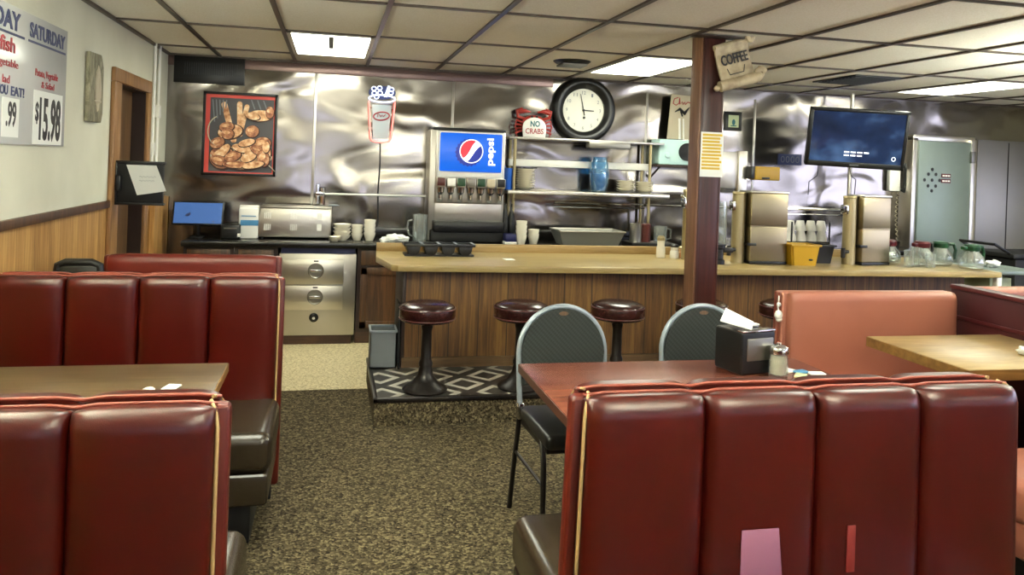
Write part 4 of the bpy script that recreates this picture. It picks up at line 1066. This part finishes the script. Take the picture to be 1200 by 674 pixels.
# clock
t = thing('wall_clock', 'large round black clock with a cream face on the steel wall', 'clock', (2.295, YB - .03, 2.068))
RX = Matrix.Rotation(PI / 2, 4, 'X')
b = BM(); lathe(b, [(.2, .0), (.205, .03), (.215, .035), (.235, .065), (.27, .075), (.3, .06), (.312, .03), (.312, -.02), (.2, -.02)], seg=56); xf(b, RX); obj('frame', b, 'black', t, ang=.8)
b = BM(); lathe(b, [(.21, .01), (0, .011)], seg=48); xf(b, RX); fc = obj('face', b, 'clockface', t)
b = BM()
for k in range(1, 13):
    a = PI / 2 - k * PI / 6; cx, cz = .165 * math.cos(a), .165 * math.sin(a)
    join(b, text_bm(str(k), cx - (.018 if k > 9 else .009), cx + (.018 if k > 9 else .009), cz - .016, cz + .016, .001, .0))
xf(b, Matrix.Translation((0, -.0125, 0))); obj('numerals', b, 'grey', fc)
b = BM(); a = PI / 2 + .22; tube(b, [(-.05 * math.cos(a), -.02, -.05 * math.sin(a)), (.155 * math.cos(a), -.02, .155 * math.sin(a))], [.005, .003], 8); obj('minute_hand', b, 'ink_black', fc)
b = BM(); a = -.03; tube(b, [(0, -.024, 0), (.1 * math.cos(a), -.024, .1 * math.sin(a))], [.006, .004], 8); obj('hour_hand', b, 'ink_black', fc)
b = BM(); lathe(b, [(0, .03), (.01, .03), (.01, .012), (0, .012)], seg=16); lathe(b, [(0, .02), (.012, .02), (.012, .012)], (.008, -.07, 0), 12); xf(b, RX); obj('hub', b, 'ink_black', fc)

# script board above the little oven
t = thing('script_board', 'beige board with red cursive writing half behind the pillar', 'sign', (3.22, 7.1, 1.834))
b = BM(); prism(b, [(-.1, 0), (.16, 0), (.17, .42), (-.07, .43)], -.012, .0, 'y', bev=.003); bo = obj('board', b, 'beige', t)
b = BM(); tube(b, [(.0, -.015, .40), (-.04, -.015, .385), (-.05, -.015, .34), (-.02, -.015, .325), (.01, -.015, .345), (.015, -.015, .40), (.02, -.015, .335), (.045, -.015, .36), (.05, -.015, .335), (.07, -.015, .36), (.075, -.015, .335), (.1, -.015, .36), (.14, -.015, .35)], .005, 6); obj('lettering', b, 'ink_red', bo)
b = BM(); tube(b, [(-.03, -.015, .26), (.02, -.015, .29), (.07, -.015, .25), (.12, -.015, .31)], [.004, .016, .02, .004], 8); tube(b, [(.03, -.015, .27), (.05, -.015, .22)], .008, 6); obj('bird_figure', b, 'ink_black', bo)
b = BM(); tube(b, [(.03, -.015, .0), (.02, -.015, .2)], .012, 8); tube(b, [(.07, -.015, .0), (.06, -.015, .2)], .008, 8); obj('stripe', b, 'white', bo)
t = thing('toaster_oven', 'pale teal microwave with a dark round window beside the pillar', 'microwave', (3.25, 7.0, 1.585))
b = BM(); box(b, -.25, .25, -.02, .19, 0, .24, .012, 3); obj('body', b, 'teal', t)
b = BM(); prism(b, ell(.03, .125, .085, .085, 12, PI / 2, 3 * PI / 2) + ell(.16, .125, .07, .085, 12, -PI / 2, PI / 2), -.03, -.018, 'y', bev=.004); d = obj('door_window', b, 'black', t)
b = BM(); lathe(b, [(0, .016), (.022, .014), (.026, 0)], seg=20); xf(b, Matrix.Translation((-.17, -.02, .09)) @ RX); obj('knob', b, 'teal', t)
b = BM(); box(b, 2.96, 3.56, 6.93, 7.19, 1.56, 1.583, .004); tube(b, [(3.0, 7.19, 1.45), (3.0, 6.96, 1.56)], .01, 8); tube(b, [(3.5, 7.19, 1.45), (3.5, 6.96, 1.56)], .01, 8); o = obj('wall_shelf', b, 'darkwood'); tag(o, 'dark narrow wall shelf carrying the pale microwave', 'shelf')
t = thing('picture_frame', 'small black picture frame on the steel wall right of the pillar', 'picture', (3.86, YB, 2.04))
b = BM(); box(b, -.09, .09, -.02, -.002, -.095, .095, .004); obj('frame', b, 'black', t)
b = BM(); box(b, -.055, .055, -.023, -.019, -.06, .06); p_ = obj('picture', b, 'mint', t)
b = BM(); prism(b, ell(0, -.01, .018, .03, 14), -.025, -.022, 'y'); box(b, -.03, .03, -.025, -.022, -.05, -.04); obj('figure', b, 'ink_teal', p_)
t = thing('wall_switch_plate', 'dark plate with four icons on the wall left of the television', 'panel', (4.5, YB, 1.685))
b = BM(); box(b, -.13, .13, -.02, -.002, -.055, .055, .004); obj('plate', b, 'ink_navy', t)
b = BM()
for k in range(4): tube(b, [(x, -.022, z) for x, z in ell(-.085 + k * .055, 0, .018, .03, 10)], .003, 6, True)
obj('icons', b, 'grey', t)

# television
t = thing('television', 'wall mounted flat television with a dark blue picture', 'television', (4.70, 6.42, 1.885)); 
t.rotation_euler = (.20, .03, -.35)
hw, hh = .435, .272
b = BM(); box(b, -hw, hw, 0, .06, -hh, hh, .01); obj('casing', b, 'black', t)
b = BM()
for a in ((-hw, -hw + .03, -hh, hh), (hw - .03, hw, -hh, hh), (-hw, hw, -hh, -hh + .05), (-hw, hw, hh - .03, hh)): box(b, a[0], a[1], -.012, .002, a[2], a[3], .004)
obj('bezel', b, 'black', t)
b = BM(); box(b, -hw + .025, hw - .025, -.004, .0, -hh + .045, hh - .025); s = obj('screen', b, 'tvscreen', t)
b = BM(); random.seed(5)
for z, n in ((-.135, 4), (-.165, 3)):
    x = -.1
    for k in range(n): box(b, x, x + .045, -.006, -.003, z, z + .014); x += .058
tube(b, [(x, -.005, z) for x, z in ell(.34, -.17, .016, .018, 14)], .003, 6, True)
obj('caption', b, 'sign_white', s)
b = BM(); box(b, -.04, .04, -.0135, -.011, -hh + .02, -hh + .03); obj('maker_mark', b, 'grey', t)
b = BM(); box(b, -.15, .15, .06, .08, -.12, .12, .005); tube(b, [(0, .08, 0), (.1, .4, .03), (.14, .7, .04)], .025, 10); obj('mount', b, 'ironblack', t)
b = BM(); tube(b, [(-.3, .05, -hh), (-.28, .12, -hh - .12), (-.33, .2, -hh - .2), (-.3, .3, -hh - .35)], .004, 6); tube(b, [(-.02, .05, -hh), (.02, .1, -hh - .1), (.08, .15, -hh - .14), (.1, .2, -hh - .3)], .004, 6); obj('cord', b, 'cable', t)

# ------------------------------------------------------------------ freezer door area
t = thing('freezer_door', 'pale grey walk-in cooler door with a diamond of dots', 'door', (0, 0, 0))
b = BM(); box(b, 5.84, 6.47, 6.98, 7.04, .05, 1.93, .008); lf = obj('door_leaf', b, 'steelgrey', t)
b = BM()
for dx, dz in ((0, .11), (-.045, .06), (.045, .06), (-.09, 0), (0, 0), (.09, 0), (-.045, -.06), (.045, -.06), (0, -.11)):
    prism(b, ell(6.0 + dx, 1.53 + dz, .015, .018, 10), 6.975, 6.985, 'y')
obj('dots', b, 'ink_black', lf)
b = BM(); box(b, 6.11, 6.22, 6.974, 6.982, 1.56, 1.60); box(b, 6.11, 6.22, 6.974, 6.982, 1.505, 1.545); sg = obj('warning_label', b, 'redlid', lf)
b = BM()
for z in (1.572, 1.518):
    for k in range(3): box(b, 6.12 + k * .032, 6.145 + k * .032, 6.971, 6.975, z, z + .014)
obj('label_print', b, 'white', sg)
b = BM(); box(b, 6.46, 6.53, 6.97, 7.19, .02, 1.96, .006); box(b, 5.78, 5.84, 7.0, 7.19, .02, 1.96, .006); box(b, 5.78, 6.53, 7.0, 7.19, 1.93, 1.99, .006); obj('door_frame', b, 'steelbright', t)
b = BM()
for z in (.4, 1.72): box(b, 6.45, 6.50, 6.955, 6.985, z, z + .12, .004)
obj('hinge', b, 'steeldark', t)
t = thing('steel_cabinet', 'tall dull steel panel cabinet right of the cooler door', 'cabinet', (7.2, 7.0, 0))
b = BM(); box(b, -.64, 1.2, 0, .19, .02, 1.97, .006); obj('body', b, 'steeldark', t)
b = BM(); box(b, -.26, -.25, -.004, .0, .05, 1.95); box(b, .4, .41, -.004, 0, .05, 1.95); obj('seam', b, 'ironblack', t)
t = thing('wall_telephone', 'white wall telephone with a black handset by the cooler door', 'telephone', (5.70, YB, 1.52))
b = BM(); box(b, -.07, .06, -.06, -.002, -.12, .12, .012, 3); obj('body', b, 'white', t)
b = BM(); tube(b, [(.075, -.08, -.12), (.085, -.1, -.08), (.085, -.1, .12), (.075, -.08, .16)], [.03, .02, .02, .034], 12); obj('handset', b, 'black', t)
b = BM(); tube(b, [(.05 + .012 * math.cos(k * 1.2) - .02 * math.sin(k * .06), -.05 + .012 * math.sin(k * 1.2), -.12 - k * .009) for k in range(70)], .004, 5); obj('cord', b, 'beige', t, ang=1)
b = BM(); tube(b, [(5.02, 6.95, WT + .02), (5.02, 6.95, ZC - .01)], .02, 12); o = obj('service_pole', b, 'steelbright'); tag(o, 'slim steel pole running to the ceiling behind the television', 'pole')

# right hand worktop behind the bar
t = thing('worktop', 'black worktop behind the coffee urns at the wall', 'worktop', (0, 0, 0))
b = BM(); box(b, 3.4, 5.7, 6.6, YB - .004, WT - .045, WT, .005); obj('slab', b, 'darktop', t)
b = BM(); box(b, 3.42, 5.68, 6.66, YB - .01, .02, WT - .045); obj('carcass', b, 'steeldark', t)
t = thing('steel_hood', 'dull steel hood box on the wall right of the pillar', 'hood', (3.72, 6.95, 1.38))
b = BM(); box(b, -.17, .06, -.05, .24, .0, .35, .006); obj('body', b, 'steel', t)
b = BM(); box(b, .05, .14, -.07, .0, -.2, .36, .005); obj('duct', b, 'steelbright', t)
b = BM(); box(b, .09, .13, -.4, 0, -.54, -.2, .005); obj('leg', b, 'steeldark', t)
t = thing('yellow_dispenser', 'yellow and black dispenser box on the steel duct', 'dispenser', (4.02, 6.78, 1.47))
b = BM(); box(b, -.13, .13, 0, .12, 0, .13, .012, 3); obj('body', b, 'yellow', t)
b = BM(); box(b, -.17, -.12, .01, .11, .01, .13, .006); box(b, -.06, .02, -.006, .002, .01, .03, .003); obj('end_cap', b, 'black', t)
t = thing('steel_shelf', 'chrome wire shelf behind the stacked cups', 'shelf', (4.55, 6.9, WT))
b = BM(); tube(b, [(-.4, 0, .36), (.55, 0, .36)], .009, 8); tube(b, [(-.4, 0, .31), (.55, 0, .31)], .006, 8); tube(b, [(-.4, .2, .36), (.55, .2, .36)], .009, 8)
for k in range(12): tube(b, [(-.38 + k * .08, 0, .36), (-.38 + k * .08, .2, .36)], .004, 6)
obj('grid', b, 'chrome', t)
for x in (-.39, .54):
    b = BM(); tube(b, [(x, .1, 0), (x, .1, .4)], .012, 8); obj('upright', b, 'chrome', t)

# ------------------------------------------------------------------ things on the bar
CT = .855
t = thing('cutlery_tray', 'black four-bin cutlery tray on the left end of the bar', 'tray', (.775, 5.73, CT))
b = BM()
for k in range(4):
    x0 = -.25 + k * .125
    prism(b, [(x0 + .01, .075), (x0 + .02, .03), (x0 + .04, .008), (x0 + .085, .008), (x0 + .105, .03), (x0 + .115, .075)], -.085, .085, 'y', bev=.004)
obj('bin', b, 'black', t)
b = BM(); 
for k in range(5): box(b, -.256 + k * .125, -.244 + k * .125, -.1, .1, .07, .085, .002)
box(b, -.255, .255, -.1, -.085, .07, .085, .002); box(b, -.255, .255, .085, .1, .07, .085, .002); obj('rim', b, 'black', t)
b = BM(); box(b, -.25, .25, -.08, .08, 0, .012); obj('base', b, 'black', t)
b = BM()
for k in range(4): box(b, -.135 + k * .125, -.115 + k * .125, -.09, .09, .0845, .088)
obj('divider_strip', b, 'grey', t)
b = BM(); box(b, -.035, .035, -.045, .045, 0, .003); o = obj('paper_slip', b, 'paper', loc=(1.25, 5.50, CT + .001), rot=(0, 0, .1)); tag(o, 'small white paper slip on the bar top', 'paper')
def shaker(label, x, y, h, m, cap_):
    t = thing('salt_shaker', label, 'shaker', (x, y, CT), 0, 'shakers by the pillar')
    b = BM(); lathe(b, [(0, 0), (.034, 0), (.036, .005), (.034, h * .45), (.028, h * .55), (.03, h * .8), (0, h * .8)], seg=24); obj('jar', b, m, t)
    b = BM(); lathe(b, [(.03, h * .78), (.031, h * .9), (.02, h), (0, h)], seg=24); obj('lid', b, cap_, t)
shaker('tall cream shaker on the bar just left of the pillar', 2.50, 5.72, .17, 'china', 'cream'); shaker('short white shaker beside the tall cream one', 2.60, 5.69, .11, 'white', 'black'); shaker('small brown jar right of the two shakers', 2.68, 5.72, .09, 'bread', 'cream')

def urn(label, x, y, rz, h, w, d):
    t = thing('beverage_urn', label, 'urn', (x, y, CT), rz, 'stainless beverage urns')
    r = w / 2
    b = BM(); box(b, -r, r, 0, d, .02, h * .52, .012, 3); box(b, -r + .002, r - .002, .002, d - .002, h * .515, h * .53); box(b, -r, r, 0, d, h * .525, h - .012, .012, 3); obj('tank', b, 'urn', t)
    b = BM(); box(b, -r - .004, r + .004, -.004, d + .004, h - .014, h, .004); obj('lid', b, 'steelbright', t)
    b = BM(); box(b, -r, r, 0, d, 0, .022, .003); obj('foot', b, 'black', t)
    b = BM(); lathe(b, [(0, 0), (.05, 0), (.05, h - .03), (.054, h - .025), (.05, h - .01), (0, h - .008)], (0, -.052, 0), 24); co_ = obj('front_column', b, 'cream', t)
    b = BM(); box(b, -.035, .035, -.115, -.095, h * .72, h * .85, .005); obj('tap', b, 'chrome', co_)
    b = BM(); box(b, .02, r + .004, -.02, .05, h * .25, h * .29, .004); obj('badge', b, 'black', t)
    b = BM(); tube(b, [(.03, -.085, .10), (.03, -.14, .10)], .014, 10); tube(b, [(.03, -.135, .13), (.03, -.135, .055)], .016, 10); obj('spigot', b, 'black', t)
urn('broad stainless urn on the bar just right of the pillar', 3.06, 5.46, -1.62, .545, .19, .30)
urn('big stainless urn on the bar under the television', 3.975, 5.42, -1.43, .54, .17, .28)
t = thing('slim_urn', 'slim cream metal canister mostly hidden behind the pillar', 'canister', (2.68, 5.62, CT))
b = BM(); lathe(b, [(0, 0), (.05, 0), (.05, .51), (.054, .52), (.05, .535), (0, .54)], seg=28); obj('canister_body', b, 'cream', t)
b = BM(); box(b, -.062, -.03, -.05, .02, .39, .47, .005); tube(b, [(-.05, -.03, .47), (-.085, -.03, .49)], .008, 8); obj('tap', b, 'chrome', t)
t = thing('glass_dispenser', 'tall glass drink dispenser with a black spout beside the pillar', 'dispenser', (2.80, 5.36, CT))
b = BM(); lathe(b, [(0, .14), (.045, .14), (.05, .16), (.05, .46), (.046, .46), (.046, .165), (0, .15)], seg=24); obj('glass_tube', b, 'glass', t)
b = BM(); lathe(b, [(0, 0), (.045, 0), (.045, .03), (.035, .04), (.035, .11), (.05, .12), (.05, .145), (0, .145)], seg=24); box(b, .03, .11, -.02, .02, .085, .125, .008); obj('spout_base', b, 'black', t)
# yellow tub and black tub
def tub(label, x, y, w0, w1, d, h, m, rz=0):
    t = thing('plastic_tub', label, 'tub', (x, y, CT), rz, 'plastic tubs')
    b = BM(); f = [(-w0, -d), (w0, -d), (w0, d), (-w0, d)]; k_ = w1 / w0
    A = [b.verts.new((x_, y_, 0)) for x_, y_ in f]; Bv = [b.verts.new((x_ * k_, y_ * k_, h)) for x_, y_ in f]; Cv = [b.verts.new((x_ * k_ * .95, y_ * k_ * .95, h)) for x_, y_ in f]; Dv = [b.verts.new((x_ * .93, y_ * .93, .008)) for x_, y_ in f]
    b.faces.new(A); b.faces.new(Dv)
    for P, Q in ((A, Bv), (Bv, Cv), (Cv, Dv)):
        for k in range(4): b.faces.new((P[k], P[(k + 1) % 4], Q[(k + 1) % 4], Q[k]))
    es = [e for e in b.edges if abs(e.verts[0].co.z - e.verts[1].co.z) > h * .8]
    bmesh.ops.bevel(b, geom=es, offset=.012, segments=3, affect='EDGES'); obj('tub_body', b, m, t)
    b = BM(); 
    for x0, x1, y0, y1 in ((-w1 - .008, w1 + .008, -d * k_ - .008, -d * k_ + .004), (-w1 - .008, w1 + .008, d * k_ - .004, d * k_ + .008), (-w1 - .008, -w1 + .004, -d * k_, d * k_), (w1 - .004, w1 + .008, -d * k_, d * k_)): box(b, x0, x1, y0, y1, h - .012, h + .003, .003)
    obj('rim', b, m, t); return t
tub('yellow plastic tub on the bar between the two urns', 3.475, 5.37, .10, .12, .07, .155, 'yellow')
b = BM(); blob(b, (0, 0, 0), (.018, .01, .008)); o = obj('label_dot', b, 'black', loc=(3.52, 5.293, .90)); tag(o, 'small dark clip on the yellow tub', 'clip')
tub('black plastic tub beside the yellow one under the cup rack', 3.72, 5.52, .085, .105, .07, .14, 'black')
t = thing('cup_rack', 'black wire rack holding upturned white cups behind the tubs', 'rack', (3.78, 5.78, CT))
b = BM()
for z in (.135, .02): 
    tube(b, [(-.17, -.08, z), (.17, -.08, z), (.17, .08, z), (-.17, .08, z)], .007, 8, True)
    for k in range(7): tube(b, [(-.15 + k * .05, -.08, z), (-.15 + k * .05, .08, z)], .004, 6)
for x in (-.17, .17):
    for y in (-.08, .08): tube(b, [(x, y, 0), (x, y, .3)], .007, 8)
obj('wire_frame', b, 'black', t)
first = None
for r in range(2):
    for k in range(4):
        p = (3.635 + k * .094, 5.76 + .01 * r, CT + .143 + r * .083)
        lab = 'upturned white cup in the %s row of the rack, %s' % (('lower', 'upper')[r], ('nearest the yellow tub', 'second from the yellow tub', 'third from the yellow tub', 'nearest the big urn')[k])
        if first is None:
            b = cup_bm(.045, .082); xf(b, Matrix.Translation((0, 0, .082)) @ Matrix.Rotation(PI, 4, 'X')); first = obj('coffee_cup', b, 'white', loc=p, ang=.9); tag(first, lab, 'cup', 'upturned cups in the rack')
        else:
            c = first.copy(); col.objects.link(c); c.location = p; c['label'] = lab
# coffee carafes
def carafe(label, x, y, lid, rz=0):
    t = thing('coffee_carafe', label, 'carafe', (x, y, CT), rz, 'glass coffee carafes')
    t.scale = (1.25, 1.25, 1.25)
    b = BM(); lathe(b, [(0, 0), (.06, 0), (.072, .01), (.078, .04), (.07, .075), (.045, .105), (.043, .12), (.039, .12), (.041, .104), (.065, .074), (.073, .04), (.067, .014), (0, .008)], seg=28); obj('pot', b, 'glass', t, ang=.9)
    b = BM(); lathe(b, [(.047, .112), (.05, .118), (.05, .14), (.04, .15), (0, .152)], seg=24); box(b, -.075, -.03, -.015, .015, .118, .14, .005); obj('lid', b, lid, t)
    b = BM(); tube(b, [(.045, 0, .135), (.085, 0, .135), (.10, 0, .10), (.09, 0, .04)], .011, 8); obj('handle', b, lid if lid != 'redlid' else 'ink_black', t)
    return t
carafe('coffee carafe with a dark red lid nearest the big urn', 4.36, 5.52, 'redlid', .4); carafe('coffee carafe with a dark red lid beside the green-lidded ones', 4.57, 5.40, 'redlid', .2)
carafe('coffee carafe with a green lid next to the red-lidded one', 4.76, 5.42, 'green', -.2); carafe('coffee carafe with a green lid at the counter end', 4.85, 5.20, 'green', .1)
b = BM()
for k in range(5): blob(b, (-.1 + k * .055, .02 * math.sin(k * 2), .03 + .012 * math.sin(k * 3)), (.05, .05, .035), 18, jit=.6, seed=k)
o = obj('plastic_bag', b, 'paper', loc=(4.44, 5.72, CT), ang=1); tag(o, 'crumpled white plastic bag behind the carafes', 'bag')
for k, (x, y, h, lab) in enumerate(((4.36, 5.28, .13, 'clear drinking glass on the bar nearest the big urn'), (4.45, 5.32, .15, 'taller clear glass in front of the white bag'), (4.52, 5.24, .11, 'short clear glass before the red-lidded carafe'))):
    b = BM(); lathe(b, [(0, 0), (.032, 0), (.034, .004), (.038, h), (.035, h), (.031, .01), (0, .01)], seg=22); o = obj('drinking_glass', b, 'glass', loc=(x, y, CT), ang=.9); tag(o, lab, 'glass', 'drinking glasses on the bar')
b = BM(); blob(b, (0, 0, .022), (.06, .045, .022), 20, jit=.7, seed=3); blob(b, (.05, .01, .03), (.04, .03, .022), 18, jit=.6, seed=6)
o = obj('white_towel', b, 'paper', loc=(5.16, 5.33, CT), ang=1); tag(o, 'crumpled white towel on the steel table at the bar end', 'towel')
# steel table at the end of the bar
t = thing('steel_table', 'white framed steel table at the far end of the bar', 'table', (5.19, 5.32, 0))
b = BM(); box(b, -.23, .22, -.25, .25, .825, .853, .004); obj('tabletop', b, 'steelgrey', t)
for x in (-.19, .18):
    for y in (-.22, .22):
        b = BM(); box(b, x - .022, x + .022, y - .022, y + .022, 0, .826, .003); obj('leg', b, 'white', t)
b = BM(); box(b, -.14, .06, -.1, .2, .25, .78, .004); obj('storage_box', b, 'mint', t)
b = BM(); box(b, -.2, .19, -.22, .22, .2, .23, .004); obj('lower_shelf', b, 'steelgrey', t)
# black service cart far right
t = thing('service_cart', 'black service cart before the steel cabinet with a white bowl', 'cart', (6.25, 6.1, 0))
b = BM(); box(b, -.35, .6, -.25, .25, .86, .90, .006); obj('top_shelf', b, 'blackmatte', t)
b = BM(); box(b, -.3, .6, -.22, .22, .3, .85, .006); obj('body', b, 'blackmatte', t)
b = BM(); tube(b, [(-.35, -.2, .9), (-.5, -.2, .98), (-.5, .2, .98), (-.35, .2, .9)], .014, 8); obj('handle', b, 'black', t)
for x in (-.25, .5):
    for y in (-.18, .18):
        b = BM(); tube(b, [(x, y, 0.06), (x, y, .32)], .015, 8); lathe(b, [(0, -.012), (.04, -.012), (.045, 0), (.04, .012), (0, .012)], (0, 0, 0), 16) if False else None; blob(b, (x, y, .045), (.045, .02, .045)); obj('wheel', b, 'black', t)
b = bowl_bm(.09, .07); o = obj('white_bowl', b, 'white', loc=(6.35, 6.0, .90), ang=.9); tag(o, 'white bowl on the black service cart', 'bowl')
t = thing('knife_block', 'dark appliance with a red knob behind the big urn', 'appliance', (5.05, 6.7, WT))
b = BM(); box(b, -.08, .14, -.1, .1, 0, .42, .015, 3); obj('body', b, 'ink_navy', t)
b = BM(); lathe(b, [(0, .02), (.03, .018), (.034, 0)], seg=18); xf(b, Matrix.Translation((.07, -.1, .33)) @ RX); obj('knob', b, 'crabred', t)
b = BM(); lathe(b, [(0, 0), (.05, 0), (.07, .09), (.066, .09), (.046, .008), (0, .008)], seg=20); xf(b, Matrix.Translation((.25, -.05, .0))); obj('side_cup', b, 'black', t)

# ------------------------------------------------------------------ light and camera
w = bpy.data.worlds.new('World'); sc.world = w; w.use_nodes = True
w.node_tree.nodes['Background'].inputs[0].default_value = (.75, .85, 1, 1); w.node_tree.nodes['Background'].inputs[1].default_value = .25

cam = bpy.data.cameras.new('camera'); co = bpy.data.objects.new('camera', cam); col.objects.link(co)
F, YAW, ROLL, PPY = 930.0, .2231, .0366, 193.1
f = Vector((math.sin(YAW), math.cos(YAW), 0)); r = Vector((math.cos(YAW), -math.sin(YAW), 0)); u = Vector((0, 0, 1))
r2 = r * math.cos(ROLL) + u * math.sin(ROLL); u2 = -r * math.sin(ROLL) + u * math.cos(ROLL)
mt = Matrix((r2, u2, -f)).transposed().to_4x4(); mt.translation = Vector((0, 0, 1.53)); co.matrix_world = mt
cam.sensor_fit = 'HORIZONTAL'; cam.sensor_width = 36; cam.lens = F / 1200 * 36; cam.shift_y = -(337 - PPY) / 1200
cam.clip_start = .05
sc.camera = co
vs = sc.view_settings; vs.view_transform = 'Standard'; vs.look = 'None'; vs.gamma = 1; vs.use_curve_mapping = False; vs.exposure = 2.05
sc.cycles.use_denoising = True
sc.cycles.max_bounces = 8; sc.cycles.caustics_reflective = False; sc.cycles.caustics_refractive = False
sc.cycles.sample_clamp_indirect = 6
